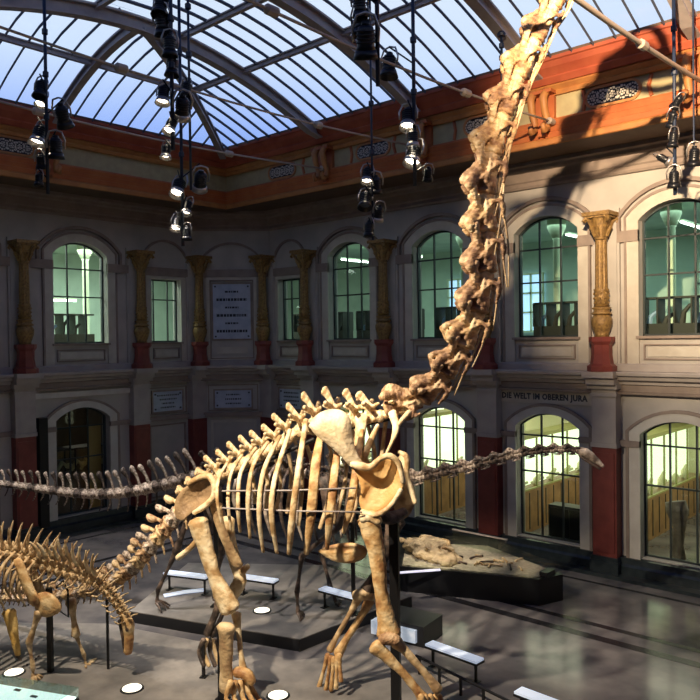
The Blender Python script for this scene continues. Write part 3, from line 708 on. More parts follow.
# ------------------------------------------------------------------ skeletons
def bonemat(name, a, b, c=None, rough=.55, bump=.5, scale=3.2):
    m = mat(name, a, rough, col2=b, scale=scale, bump=bump, bscale=13, detail=8, lo=.38, hi=.62)
    if c:
        n = m.node_tree; r = [x for x in n.nodes if x.type == 'VALTORGB'][0]
        el = r.color_ramp.elements.new(.5); el.color = (*c, 1)
    return m
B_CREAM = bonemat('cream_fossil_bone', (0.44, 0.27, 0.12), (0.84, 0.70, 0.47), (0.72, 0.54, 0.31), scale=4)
B_OCHRE = bonemat('ochre_fossil_bone', (0.34, 0.16, 0.06), (0.78, 0.58, 0.32), (0.62, 0.38, 0.16), scale=4)
B_NECK = bonemat('brown_mottled_neck_bone', (0.17, 0.085, 0.045), (0.70, 0.50, 0.30), (0.46, 0.27, 0.14), scale=3.4, bump=.9)
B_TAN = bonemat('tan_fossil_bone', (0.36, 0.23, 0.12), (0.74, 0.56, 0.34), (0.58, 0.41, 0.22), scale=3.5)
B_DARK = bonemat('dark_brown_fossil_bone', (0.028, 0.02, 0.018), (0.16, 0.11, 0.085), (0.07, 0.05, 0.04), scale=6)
B_GREYB = bonemat('grey_brown_highlight_bone', (0.14, 0.10, 0.08), (0.62, 0.52, 0.43), (0.36, 0.28, 0.22), scale=6)  # pale tones stand in for lamp highlights on the dark skeleton's tail
B_DIC = bonemat('golden_brown_fossil_bone', (0.33, 0.205, 0.10), (0.80, 0.63, 0.40), (0.60, 0.43, 0.235), scale=5)
B_PELV = bonemat('dark_tan_hip_bone', (0.24, 0.15, 0.08), (0.42, 0.28, 0.15), scale=3)

def cat(pts, rad, sub):
    P = [Vector(p) for p in pts]; R = [r if isinstance(r, tuple) else (r, r) for r in rad]
    if sub <= 1: return P, R
    op, orr = [], []
    for i in range(len(P)-1):
        p0, p1, p2, p3 = P[max(i-1, 0)], P[i], P[i+1], P[min(i+2, len(P)-1)]
        for k in range(sub):
            t = k/sub; t2, t3 = t*t, t*t*t
            op.append(.5*((2*p1) + (p2-p0)*t + (2*p0-5*p1+4*p2-p3)*t2 + (3*p1-p0-3*p2+p3)*t3))
            s_ = t*t*(3-2*t); orr.append((R[i][0]+(R[i+1][0]-R[i][0])*s_, R[i][1]+(R[i+1][1]-R[i][1])*s_))
    op.append(P[-1]); orr.append(R[-1]); return op, orr
def limb(mb, pts, rad, seg=10, sub=3, up=None, nz=0.0, seed=0):
    if not isinstance(rad, list): rad = [rad]*len(pts)
    P, R = cat(pts, rad, sub)
    n = len(P); rings = []; u0 = Vector(up) if up else None
    for i, p in enumerate(P):
        t = (P[min(i+1, n-1)] - P[max(i-1, 0)]).normalized()
        if u0 is None: u0 = Vector((0, 1, 0)) if abs(t.y) < .9 else Vector((1, 0, 0))
        u = (u0 - t*u0.dot(t))
        if u.length < .05: u = Vector((0, 0, 1)) - t*t.z
        u.normalize(); v = t.cross(u)
        ring = []
        for k in range(seg):
            a = 2*pi*k/seg; q = p + u*(cos(a)*R[i][0]) + v*(sin(a)*R[i][1])
            if nz: q = q + (q-p)*(noise.noise(q*9+Vector((seed, 0, 0)))*nz)
            ring.append(q)
        rings.append(ring)
    # rounded ends
    def cap(p, ring, d, r):
        return [[c + (pp-c)*.7 + d*r*.45 for pp in ring for c in (p,)], [p + (pp-p)*.15 + d*r*.62 for pp in ring]]
    a = cap(P[0], rings[0], (P[0]-P[1]).normalized(), min(R[0])); b = cap(P[-1], rings[-1], (P[-1]-P[-2]).normalized(), min(R[-1]))
    mb.quadstrip(a[::-1] + rings + b)
    return mb
def remesh(mb, name, m, voxel, smooth=2, jitter=0.0):
    me = mb.mesh(name, m, True); o = bpy.data.objects.new('tmp', me); COL.objects.link(o)
    r = o.modifiers.new('r', 'REMESH'); r.mode = 'VOXEL'; r.voxel_size = voxel; r.use_smooth_shade = True
    if smooth:
        s_ = o.modifiers.new('s', 'SMOOTH'); s_.factor = .5; s_.iterations = smooth
    dg = bpy.context.evaluated_depsgraph_get(); me2 = bpy.data.meshes.new_from_object(o.evaluated_get(dg))
    bpy.data.objects.remove(o); me2.materials.clear(); me2.materials.append(m)
    if jitter:
        for v in me2.vertices:
            q = v.co*7; v.co += v.normal*(noise.noise(q)*jitter + noise.noise(q*2.7)*jitter*.5)
    for p in me2.polygons: p.use_smooth = True
    return me2
def put(name, me, parent, M=None):
    o = bpy.data.objects.new(name, me); COL.objects.link(o); o.parent = parent
    if M is not None: o.matrix_local = M
    return o

class Frame:
    def __init__(s, mx, my, ang):
        s.M = Vector((mx, my, 0)); s.a = RAD(ang); s.F = Vector((cos(s.a), sin(s.a), 0)); s.L = Vector((-sin(s.a), cos(s.a), 0))
    def P(s, x, y, lat=0.0):
        d = ray(x, y); t = (lat - (CAM_P - s.M).dot(s.L)) / d.dot(s.L); w = CAM_P + d*t - s.M
        return Vector((w.dot(s.F), lat, w.z))
def basis(pos, fwd, up=Vector((0, 0, 1)), sc=(1, 1, 1)):
    f = fwd.normalized(); y = up.cross(f).normalized(); z = f.cross(y)
    return Matrix.Translation(pos) @ Matrix((f, y, z)).transposed().to_4x4() @ Matrix.Diagonal((sc[0], sc[1], sc[2], 1))

def bone_px(fr, pts, rad, name, m, parent, seg=12, sub=4, nz=.12, seed=0, up=None):
    # pts: (x, y, lat) in the frame; rad metres
    mb = MB(); limb(mb, [fr.P(*p) for p in pts], rad, seg, sub, up, nz, seed)
    return mb.build(name, m, parent, True)
def plate(fr, outline, lat, th_edge, th_mid, bulge, name, m, parent, lats=None, rings=4):
    P = [fr.P(x, y, lat + (lats[i] if lats else 0)) for i, (x, y) in enumerate(outline)]
    P2, _ = cat(P + P[:1], [0]*(len(P)+1), 3); P = P2[:-1]
    c = sum(P, Vector())/len(P); mb = MB(); front, back = [], []
    fr_r, bk_r = [], []
    for k in range(rings+1):
        r = 1 - k/rings*.97; th = th_edge + (th_mid-th_edge)*(1-r); b = bulge*(1-r*r)
        fr_r.append([c + (p-c)*r + Vector((0, -th/2 - b, 0)) + Vector((0, 1, 0))*(noise.noise(p*3+Vector((0, 0, k)))*.02) for p in P])
        bk_r.append([c + (p-c)*r + Vector((0, th/2 - b, 0)) for p in P])
    mid = [c + (p-c)*1.02 + Vector((0, 0, 0)) for p in P]
    mb.quadstrip(fr_r[::-1] + [mid] + bk_r)
    return mb.build(name, m, parent, True)

# --- vertebra kinds (unit length along x, front = +x, z = dorsal)
def cervical_mesh(name, m, v=0):
    r = random.Random(v); mb = MB(); j = lambda a: a*(1+r.uniform(-.12, .12))
    limb(mb, [(-.52, 0, 0), (-.38, 0, 0), (-.1, 0, -.01), (.2, 0, 0), (.42, 0, .01), (.55, 0, .01)], [(.17, .16), (.15, .14), (.09, .11), (.09, .11), (.13, .12), (.08, .08)], 12, 3)
    for s in (-1, 1):
        limb(mb, [(-.1, s*.04, .1), (.25, s*.09, .17), (.52, s*j(.15), .20), (.66, s*.16, .19)], [.07, .06, .06, .035], 8, 2)      # front zygapophysis
        limb(mb, [(.05, s*.03, .14), (-.25, s*.09, .24), (-.45, s*j(.14), .27), (-.58, s*.15, .24)], [.07, .075, .085, .05], 8, 2)   # rear zygapophysis
        limb(mb, [(.2, s*.06, -.02), (.22, s*.17, -.10), (.16, s*.22, -.17)], [.07, .055, .04], 8, 2)                                # wing to the rib
        limb(mb, [(.36, s*.20, -.17), (.1, s*.22, -.19), (-.3, s*.20, -.20)], [.03, .045, .025], 7, 2)
        limb(mb, [(-.35, s*.12, .05), (0, s*.14, .02), (.3, s*.12, .04)], [.03, .028, .03], 6, 2)                                    # side lamina
        limb(mb, [(-.42, s*.12, .2), (-.1, s*.13, .06), (.18, s*.16, -.08)], [.03, .022, .03], 6, 2)
    limb(mb, [(.28, 0, .16), (.02, 0, .25), (-.2, 0, j(.34)), (-.34, 0, j(.36)), (-.42, 0, .28)], [.04, .05, .055, .06, .04], 8, 2)
    limb(mb, [(.25, 0, .1), (-.35, 0, .14)], [.06, .08], 8, 2)
    return remesh(mb, name, m, .022, 1, .018)
def dorsal_mesh(name, m, v=0, hs=.62, tw=.55):
    r = random.Random(v); mb = MB()
    limb(mb, [(-.48, 0, 0), (-.3, 0, 0), (0, 0, 0), (.3, 0, 0), (.48, 0, 0)], [.34, .31, .24, .30, .32], 12, 2)
    limb(mb, [(0, 0, .25), (-.05, 0, .6), (-.15, 0, .6+hs*.5), (-.28, 0, .6+hs*.85), (-.36, 0, .6+hs)], [(.18, .28), (.15, .22), (.12, .17), (.17, .20), (.25, .24)], 10, 3)
    for s in (-1, 1):
        limb(mb, [(0, s*.1, .5), (0, s*.5, .66), (-.02, s*(.5+tw), .78)], [.14, .12, .13], 8, 2)
        limb(mb, [(.05, s*.1, .5), (.45, s*.16, .62)], [.12, .09], 8, 2); limb(mb, [(-.05, s*.1, .55), (-.5, s*.16, .68)], [.12, .09], 8, 2)
        limb(mb, [(0, s*.2, .1), (0, s*.3, .4), (0, s*.8, .7)], [.07, .06, .05], 6, 2)
    return remesh(mb, name, m, .06, 1, .03)
def caudal_mesh(name, m, v=0, hs=1.2, bif=False, chev=1.0, tw=.5, knob=.16):
    mb = MB()
    limb(mb, [(-.45, 0, 0), (-.2, 0, 0), (.2, 0, 0), (.45, 0, 0)], [.48, .38, .38, .48], 10, 2)
    if bif:
        for s in (-1, 1): limb(mb, [(0, s*.1, .3), (-.1, s*.25, .3+hs*.5), (-.3, s*.35, .3+hs)], [.13, .09, .06], 6, 2)
    else:
        limb(mb, [(0, 0, .3), (-.15, 0, .3+hs*.5), (-.5, 0, .3+hs*.9), (-.62, 0, .3+hs)], [(.12, .2), (.08, .15), (knob, knob*1.1), (knob*.8, knob)], 8, 2)
    for s in (-1, 1):
        limb(mb, [(0, s*.3, .05), (-.05, s*(.4+tw), .1)], [.12, .08], 6, 2)
        limb(mb, [(.1, s*.12, .35), (.6, s*.14, .45)], [.1, .07], 6, 2)
    if chev: limb(mb, [(-.45, 0, -.35), (-.6, 0, -.35-.5*chev), (-.9, 0, -.35-chev)], [.1, .08, .06], 6, 2)
    return mb.mesh(name, m, True)

def chain_pts(pts, n=None, taper=0.0):
    # resample a polyline (Vectors) into n+1 points of slowly changing spacing
    P, _ = cat(pts, [0]*len(pts), 10)
    L = [0]
    for a, b in zip(P, P[1:]): L.append(L[-1] + (b-a).length)
    out = []; w = [1 + taper*(i/n-.5) for i in range(n)]; tot = sum(w); acc = [0]
    for q in w: acc.append(acc[-1]+q/tot*L[-1])
    for a in acc:
        i = max(k for k in range(len(L)) if L[k] <= a + 1e-9); i = min(i, len(P)-2)
        t = (a-L[i])/max(1e-9, L[i+1]-L[i]); out.append(P[i].lerp(P[i+1], t))
    return out
def vertebrae(root, J, meshes, name, height, up=Vector((0, 0, 1)), gap=.94, wob=.03, rnd=None, flip=False):
    rnd = rnd or random.Random(1); objs = []
    for i, (a, b) in enumerate(zip(J, J[1:])):
        h = height(i) if callable(height) else height
        f = b-a
        if flip: f = -f
        c = (a+b)/2; L = f.length*gap
        ff = f + Vector((0, rnd.uniform(-wob, wob)*L, rnd.uniform(-wob, wob)*L))
        objs.append(put(name, meshes[i % len(meshes)], root, basis(c, ff, up, (L, h, h))))
    return objs

# ============ the giant sauropod (long neck rising to the roof)
wf, wh = onz(388, 706), onz(225, 690)
GF = Frame((wf.x+wh.x)/2, (wf.y+wh.y)/2, 27.0)
gr = empty('giant_sauropod_skeleton', GF.M, GF.a)
tag(gr, 'huge sandy brown sauropod skeleton whose long neck rises to the roof', 'dinosaur skeleton')
P = GF.P
# neck
NJ = [(388, 408), (424, 399), (447, 374), (465, 345), (479, 310), (487, 270), (488, 230), (486, 192), (493, 152), (505, 112), (519, 75), (537, 38), (555, 5), (573, -26), (590, -52)]
cv = [cervical_mesh('neck_vertebra', B_NECK, k) for k in range(4)]
cvt = [cervical_mesh('neck_vertebra', bonemat('sandy_mottled_neck_bone', (0.30, 0.16, 0.08), (0.80, 0.62, 0.38), (0.60, 0.38, 0.18), scale=4, bump=.9), 10+k) for k in range(2)]
nj = [P(x, y, .0) for x, y in NJ]
UPN = lambda i: Vector((-.9, 0, .45)) if i > 4 else Vector((-.55, 0, .85))
for i, (a, b) in enumerate(zip(nj, nj[1:])):
    f = b-a; L = f.length; w = 1.0 if i < 3 else (1.12 if i < 8 else 1.05 - .05*(i-8))
    m_ = (cv + cvt)[[0, 1, 2, 4, 3, 0, 5, 1, 4, 2, 5, 3, 4, 0][i]]
    up = Vector((-f.z, 0, f.x)).normalized(); up = (up + Vector((0, -.25, 0))).normalized()
    o = put('neck_vertebra', m_, gr, basis((a+b)/2, f, up, (L*.98, w*1.0, w)))
    for s in (-1, 1):       # cervical ribs: thin rods trailing down the throat side
        if i < 2: continue
        d = -f.normalized(); y_ = up.cross(f.normalized()); st = (a+b)/2 + f*.25 - up*.17*w + y_*s*.2*w
        Lr = L*(1.2 if i < 6 else 2.3 if i < 12 else 1.6)
        k1 = st + d*Lr*.5 - up*(.04 if i < 6 else .08); k2 = st + d*Lr - up*(.02 if i < 6 else .05)
        k2 = k2 + Vector((.04*(i % 3), 0, 0))
        mb = MB(); limb(mb, [st, k1, k2], [.024, .018, .010], 6, 3)
        mb.build('cervical_rib', B_TAN, gr, True)
# skull, above the picture
sk = MB(); a = nj[-1]; F_ = Vector((1, 0, -.10)).normalized(); K = 1.35; Z = lambda v: Vector((v[0]*K, v[1]*K, v[2]*K))
limb(sk, [a-F_*.1, a+F_*.25*K+Z((0, 0, .05)), a+F_*.6*K, a+F_*.88*K-Z((0, 0, .04))], [(.17, .2), (.24, .27), (.2, .18), (.15, .09)], 12, 3)
for s in (-1, 1): limb(sk, [a+F_*.15*K+Z((0, s*.1, .1)), a+F_*.28*K+Z((0, s*.05, .36)), a+F_*.52*K+Z((0, s*.05, .33)), a+F_*.64*K+Z((0, s*.08, .06))], [.05, .06, .06, .05], 7, 3)
put('skull', remesh(sk, 'skull', B_OCHRE, .03, 2, .01), gr)
sk = MB()
for s in (-1, 1): limb(sk, [a+F_*.12*K+Z((0, s*.13, -.12)), a+F_*.5*K+Z((0, s*.12, -.24)), a+F_*.85*K+Z((0, s*.02, -.17))], [.06, .06, .05], 7, 3)
sk.build('lower_jaw', B_OCHRE, gr, True)
# back vertebrae
dm = [dorsal_mesh('back_vertebra', B_CREAM, k) for k in range(3)]
TOPS = [(397, 393, 397, 412), (369, 392, 372, 418), (353, 391, 355, 421), (332, 389, 335, 421), (312, 393, 318, 425), (298, 402, 304, 430), (284, 411, 291, 437), (272, 422, 279, 445), (259, 429, 266, 452), (248, 434, 255, 458), (235, 441, 243, 464), (223, 449, 231, 470), (211, 455, 219, 476)]
for i, (tx, ty, bx, by) in enumerate(TOPS):
    b, t = P(bx, by), P(tx, ty)
    nb = P(*TOPS[min(i+1, len(TOPS)-1)][2:]) ; pb = P(*TOPS[max(i-1, 0)][2:])
    f = (pb - nb); L = abs(f.length)/(2 if 0 < i < len(TOPS)-1 else 1)
    h = (t-b).length/1.26
    put('back_vertebra', dm[i % 3], gr, basis(b, f, Vector((0, 0, 1)), (L*.95, h*.9, h)))
sm = dorsal_mesh('sacral_vertebra', B_TAN, 5, .3, .3)
for (bx, by) in ((209, 484), (199, 493), (190, 502)): put('sacral_vertebra', sm, gr, basis(P(bx, by), Vector((1, 0, .5)), Vector((0, 0, 1)), (.24, .36, .34)))
# ribs
near = [ # (points px from top to bottom with lateral offset), radius pair
 ([(228, 462, -.25), (219, 478, -.6), (217, 498, -.8), (221, 522, -.75)], .028),
 ([(242, 455, -.25), (231, 474, -.7), (228, 500, -.9), (231, 530, -.8)], .03),
 ([(256, 448, -.25), (241, 472, -.8), (238, 505, -1.0), (240, 532, -.85)], .033),
 ([(268, 442, -.25), (253, 466, -.85), (248, 500, -1.05), (250, 538, -.9)], .036),
 ([(280, 436, -.25), (264, 470, -.9), (259, 510, -1.1), (263, 552, -.9)], .038),
 ([(290, 430, -.25), (275, 478, -.95), (271.5, 515, -1.1), (277, 553, -.9)], .042),
 ([(306, 420, -.2), (299, 466, -.9), (292, 520, -1.05), (289, 554, -.85)], .05)]
for k, (pts, r_) in enumerate(near):
    bone_px(GF, pts, [(r_*.8, r_), (r_*.9, r_*1.1), (r_*.8, r_*1.2), (r_*.5, r_*.8)], 'rib', B_CREAM, gr, 8, 6, .1, k, up=(0, 1, 0))
for k, (pts, w) in enumerate([([(322, 428, -.3), (316, 462, -.9), (312, 505, -1.0), (306, 554, -.75)], .085), ([(340, 428, -.3), (335, 470, -.85), (330, 515, -.95), (327, 549, -.7)], .07), ([(362, 430, -.3), (356, 470, -.75), (350, 508, -.8), (343, 533, -.6)], .065), ([(378, 425, -.3), (366, 452, -.5), (358, 480, -.55)], .06)]):
    bone_px(GF, pts, [(.03, w*.6)] + [(.03, w)]*(len(pts)-2) + [(.02, w*.5)], 'rib', B_OCHRE if k < 3 else B_CREAM, gr, 8, 6, .1, k, up=(0, 1, 0))
for k in range(11):      # far side, mirrored from the near side
    src = [n[0] for n in near] + [[(322, 428, -.3), (316, 462, -.9), (312, 505, -1.0), (308, 545, -.75)], [(340, 428, -.3), (335, 470, -.85), (330, 515, -.95), (328, 542, -.7)], [(360, 430, -.3), (354, 470, -.75), (350, 500, -.8), (346, 530, -.6)], [(378, 425, -.3), (370, 452, -.5), (366, 480, -.55)]]
    pts = [P(*p) for p in src[k]]; pts = [Vector((p.x, -p.y, p.z)) for p in pts]
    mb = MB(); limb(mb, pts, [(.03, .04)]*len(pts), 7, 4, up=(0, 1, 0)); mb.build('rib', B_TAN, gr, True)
# first ribs in front of the scapula (Y shaped, hanging from the neck base)
bone_px(GF, [(392, 412, -.2), (396, 428, -.4), (391, 444, -.5), (385, 456, -.5)], [(.04, .08), (.035, .06), .03, .02], 'rib', B_CREAM, gr, 8, 4, .1, 3, up=(0, 1, 0))
bone_px(GF, [(410, 412, -.15), (402, 420, -.3), (395, 430, -.4)], [.05, .04, .03], 'rib', B_CREAM, gr, 8, 4, .1, 4)
bone_px(GF, [(362, 416, -.1), (360, 435, -.25), (357, 460, -.3)], [(.04, .12), (.035, .09), (.03, .07)], 'rib', B_CREAM, gr, 8, 4, .1, 5, up=(0, 1, 0))
# shoulder girdle
SC = [(309, 426), (314, 418), (322, 412), (332, 409.5), (342, 411), (349, 417), (351.5, 427), (353, 440), (357, 453), (362, 463), (352, 467), (343, 458), (330, 446), (317, 436)]
plate(GF, SC, -.95, .035, .06, .10, 'shoulder_blade', bonemat('pale_cream_shoulder_blade', (0.56, 0.42, 0.25), (0.76, 0.64, 0.46), (0.68, 0.54, 0.35), bump=.5, scale=4), gr)
CO = [(353, 465), (357, 460), (366, 464), (374, 462), (381, 456), (389, 455), (397, 460), (401, 470), (404, 484), (399, 493), (392, 503), (384, 511), (373, 514), (364, 511), (360, 500), (362, 488), (358, 475)]
plate(GF, CO, -.85, .10, .03, -.13, 'coracoid', bonemat('orange_coracoid_bone', (0.66, 0.36, 0.12), (0.76, 0.52, 0.24), bump=.35, scale=2.5), gr)
bone_px(GF, [(352, 464, -.98), (360, 466, -1.0), (371, 467, -1.0), (380, 459, -1.0), (390, 456, -.97), (399, 464, -.93), (403, 482, -.9)], [.05, .07, .055, .05, .05, .045, .04], 'coracoid_rim', B_CREAM, gr, 10, 3, .1)
bone_px(GF, [(362, 512, -.9), (374, 515, -.95), (386, 510, -.95), (395, 500, -.92), (401, 490, -.9)], [.05, .05, .045, .04, .04], 'coracoid_rim', B_CREAM, gr, 10, 3, .1)
plate(GF, [(x+9, y+3) for x, y in SC], .80, .035, .06, -.1, 'shoulder_blade', B_TAN, gr)
plate(GF, [(395, 462), (404, 452), (410, 460), (409, 475), (414, 488), (415, 502), (408, 516), (398, 518), (394, 500)], .35, .09, .05, .05, 'coracoid', B_TAN, gr)
bone_px(GF, [(399, 452, .1), (407, 458, .1), (407, 475, .1), (412, 492, .1), (415, 503, .05)], [.035, .05, .04, .05, .04], 'coracoid_rim', B_CREAM, gr)
bone_px(GF, [(378, 516, -.5), (392, 518, -.3), (404, 512, -.1)], [.09, .11, .08], 'breast_bone', B_DARK, gr)
plate(GF, [(318, 551), (332, 545), (352, 543), (366, 548), (364, 558), (350, 563), (332, 560)], -.05, .04, .05, .04, 'breast_bone', B_OCHRE, gr)
# near fore limb
bone_px(GF, [(369, 519, -.82), (372, 534, -.82), (377, 556, -.8), (381, 590, -.78), (386, 618, -.76), (389, 634, -.75)], [(.13, .20), (.11, .165), (.09, .135), (.085, .11), (.10, .15), (.13, .20)], 'upper_arm_bone', B_OCHRE, gr, 16, 4, .12, up=(0, 1, 0))
bone_px(GF, [(362, 519, -.9), (371, 516, -.9), (379, 522, -.9)], [.07, .09, .07], 'humerus_head', B_CREAM, gr, 10, 3, .1)
bone_px(GF, [(382, 640, -.85), (389, 638, -.85), (397, 641, -.85)], [.09, .11, .09], 'elbow_joint', B_NECK, gr)
bone_px(GF, [(375, 646, -.9), (385, 655, -.88), (402, 672, -.85), (416, 689, -.82), (424, 700, -.8)], [(.10, .14), (.08, .10), (.065, .065), (.065, .07), (.08, .10)], 'forearm_bone', B_OCHRE, gr, 12, 4, .12, 1)
bone_px(GF, [(396, 642, -.75), (406, 652, -.75), (424, 672, -.72), (438, 690, -.7)], [(.09, .11), (.06, .07), (.055, .06), (.075, .09)], 'forearm_bone', B_TAN, gr, 12, 4, .12, 2)
for k in range(5):
    dx = (-8, -4, 1, 6, 10)[k]; lt = (-.98, -.9, -.78, -.66, -.6)[k]
    bone_px(GF, [(429+dx, 696, lt), (434+dx, 712, lt), (438+dx, 728, lt)], [.055, .035, .05], 'metacarpal', B_OCHRE, gr, 8, 3, .1, k)
# far fore limb
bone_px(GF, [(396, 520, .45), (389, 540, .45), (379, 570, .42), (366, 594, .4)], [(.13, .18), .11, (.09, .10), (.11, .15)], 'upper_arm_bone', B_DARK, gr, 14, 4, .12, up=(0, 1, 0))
bone_px(GF, [(356, 597, .36), (363, 594, .36), (372, 597, .36)], [.10, .11, .09], 'elbow_joint', B_TAN, gr)
bone_px(GF, [(370, 600, .36), (360, 618, .33), (347, 638, .3), (338, 654, .28)], [(.08, .10), .06, .06, (.08, .09)], 'forearm_bone', B_OCHRE, gr, 12, 4, .12, 3)
bone_px(GF, [(358, 599, .42), (349, 615, .4), (337, 636, .36), (330, 650, .34)], [(.07, .08), .045, .045, (.065, .07)], 'forearm_bone', B_TAN, gr, 12, 4, .12, 4)
for k in range(5):
    a = [(328, 655, .4), (331, 657, .33), (334, 658, .26), (337, 657, .2), (339, 655, .15)][k]; b = [(319, 687, .46), (326, 690, .36), (331, 690, .26), (336, 688, .16), (341, 681, .1)][k]
    bone_px(GF, [a, ((a[0]+b[0])/2, (a[1]+b[1])/2, (a[2]+b[2])/2), b], [.055, .032, .045], 'metacarpal', B_OCHRE, gr, 8, 3, .1, k)
# hips
IL = [(176, 517), (175, 504), (179, 494), (188, 485), (198, 479), (207, 477), (213, 482), (214, 491), (209, 501), (199, 508), (190, 514), (182, 520)]
plate(GF, IL, -.62, .03, .02, -.12, 'hip_blade', B_PELV, gr)
bone_px(GF, [(188, 484, -.64), (199, 477.5, -.66), (209, 476, -.67), (214.5, 485, -.67), (214, 496, -.66), (206, 505, -.66), (194, 513, -.65)], [.03, .05, .065, .06, .055, .055, .04], 'hip_blade_rim', B_CREAM, gr, 10, 3, .1)
plate(GF, IL, .62, .04, .03, .1, 'hip_blade', B_PELV, gr)
bone_px(GF, [(203, 520, -.45), (199, 538, -.42), (189, 549, -.35), (178, 558, -.25)], [.09, .06, .05, .055], 'ischium', B_CREAM, gr)
bone_px(GF, [(216, 505, -.5), (220, 525, -.45), (228, 545, -.35), (238, 566, -.25)], [(.08, .12), (.05, .09), (.05, .09), (.05, .10)], 'pubis', B_TAN, gr, up=(0, 1, 0))
# near hind limb
bone_px(GF, [(198, 522, -.72), (201, 533, -.72), (207, 552, -.7), (214, 575, -.68), (224, 597, -.66), (230, 609, -.65)], [(.13, .19), (.12, .165), (.10, .14), (.095, .12), (.12, .18), (.13, .21)], 'thigh_bone', B_CREAM, gr, 16, 4, .12, up=(0, 1, 0))
bone_px(GF, [(226, 627, -.72), (226, 640, -.71), (226, 665, -.7), (227, 690, -.68)], [(.12, .17), (.095, .13), (.085, .11), (.10, .14)], 'shin_bone', B_TAN, gr, 14, 4, .12, up=(0, 1, 0))
bone_px(GF, [(236, 614, -.5), (239, 635, -.5), (241, 655, -.52), (243, 668, -.54)], [(.07, .09), .045, .045, (.06, .07)], 'calf_bone', B_CREAM, gr, 10, 4, .12)
bone_px(GF, [(236, 672, -.6), (246, 674, -.6), (252, 682, -.6)], [.09, .10, .08], 'ankle_bone', B_OCHRE, gr)
for k in range(5):
    dx = (-14, -6, 3, 11, 18)[k]; lt = (-.95, -.85, -.72, -.6, -.45)[k]
    a = (238+dx*.5, 682, lt+.05); b = (240+dx, 698, lt); c = (246+dx, 706, lt-.05)
    bone_px(GF, [a, b, c], [.06, .04, .045], 'foot_bone', B_OCHRE, gr, 8, 3, .1, k)
# far hind limb
bone_px(GF, [(226, 520, .5), (229, 540, .5), (236, 565, .5), (240, 580, .48), (232, 595, .46)], [(.12, .17), (.10, .13), (.09, .12), (.10, .13), (.09, .12)], 'thigh_bone', B_CREAM, gr, 14, 4, .12, up=(0, 1, 0))
bone_px(GF, [(248, 566, .4), (242, 572, .42)], [.05, .07], 'knee_knob', B_CREAM, gr)
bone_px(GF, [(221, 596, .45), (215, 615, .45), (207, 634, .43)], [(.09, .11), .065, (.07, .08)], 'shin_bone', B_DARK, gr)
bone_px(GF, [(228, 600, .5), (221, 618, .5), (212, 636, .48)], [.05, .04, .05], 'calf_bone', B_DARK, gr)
for k in range(5):
    dx = (-8, -3, 3, 8, 13)[k]; lt = (.3, .38, .48, .56, .64)[k]
    bone_px(GF, [(208+dx*.5, 640, lt), (207+dx, 652, lt), (212+dx, 666, lt-.05)], [.055, .04, .04], 'foot_bone', B_TAN if k % 2 else B_DARK, gr, 8, 3, .1, k)
# tail
TP = [(188, 505), (173, 520), (160, 536), (147, 552), (134, 567), (118, 579), (98, 588), (70, 594), (40, 597), (5, 598), (-40, 596)]
cm = [caudal_mesh('tail_vertebra', (B_TAN, B_GREYB)[k], k, .72, chev=.5, tw=.35, knob=.26) for k in range(2)] + [caudal_mesh('tail_vertebra', B_NECK, 3, 0.8, chev=.6, tw=.35, knob=.28)]
tj = chain_pts([P(x, y, max(0, 150-x)*.011) for x, y in TP], 42, -.5)
vertebrae(gr, tj, cm, 'tail_vertebra', lambda i: .35 - .006*i, flip=True)
# supports
def post(fr_parent, x, y, z0, z1, w, name='support_post'):
    mb = MB(); mb.box((x-w/2, y-w/2, z0), (x+w/2, y+w/2, z1)); mb.box((x-w*1.2, y-w*1.2, z0), (x+w*1.2, y+w*1.2, z0+.03)); return mb.build(name, M_BLACK, fr_parent)
q = P(394, 520, -.2); post(gr, q.x, q.y, 0, q.z, .15)
q = P(221, 640, -.45); post(gr, q.x, q.y, 0, 1.25, .10)
q = P(203, 640, .3); post(gr, q.x, q.y, 0, .65, .05)
for (a, b, lt) in (((222, 491), (356, 488), -.98), ((222, 508), (362, 512), -1.02)):
    MB().tube([P(*a, lt), P((a[0]+b[0])/2, (a[1]+b[1])/2+1, lt-.03), P(*b, lt)], .014, 6).build('brace_rod', M_STEEL, gr, True)
MB().tube([P(190, 500), P(255, 466), P(330, 432), P(392, 418)], .04, 8).build('spine_rail', M_BLACK, gr, True)

# ============ the dark sauropod with the level neck, standing on the low podium behind
ZP = .26
h0, h1 = onz(160, 604, ZP), onz(300, 622, ZP)
SF = Frame(0, 0, 0)
ang = 31.0; mid = (h0 + h1)/2
Ld = Vector((-sin(RAD(ang)), cos(RAD(ang)), 0)); mid = mid + Ld*.35
DF = Frame(mid.x, mid.y, ang); P = DF.P
dr = empty('long_necked_sauropod_skeleton', (mid.x, mid.y, 0), DF.a)
tag(dr, 'dark brown sauropod skeleton behind the giant one, neck and tail held level', 'dinosaur skeleton')
NK = [(370, 484), (392, 482), (415, 479), (437, 474), (458, 470), (478, 465), (500, 459), (520, 454.5), (542, 451.5), (562, 450), (578, 451)]
nj = chain_pts([P(x, y, 0) for x, y in NK], 13, -.5)
cvd = [cervical_mesh('neck_vertebra', B_DARK, 20+k) for k in range(2)]
cvg = cervical_mesh('neck_vertebra', B_GREYB, 25)
for i, (a, b) in enumerate(zip(nj, nj[1:])):
    f = b-a; w = .62 - .022*i
    put('neck_vertebra', cvg if i % 3 == 2 else cvd[i % 2], dr, basis((a+b)/2, f, Vector((0, 0, 1)), (f.length*.95, w, w)))
a = P(577, 451, 0); b = P(591, 457, 0); c = P(603, 466, 0)
mb = MB(); limb(mb, [a, a.lerp(b, .5)+Vector((0, 0, .03)), b, c], [(.07, .07), (.10, .11), (.08, .10), (.07, .035)], 10, 3); put('skull', remesh(mb, 'skull', B_GREYB, .02, 1, .01), dr)
mb = MB()
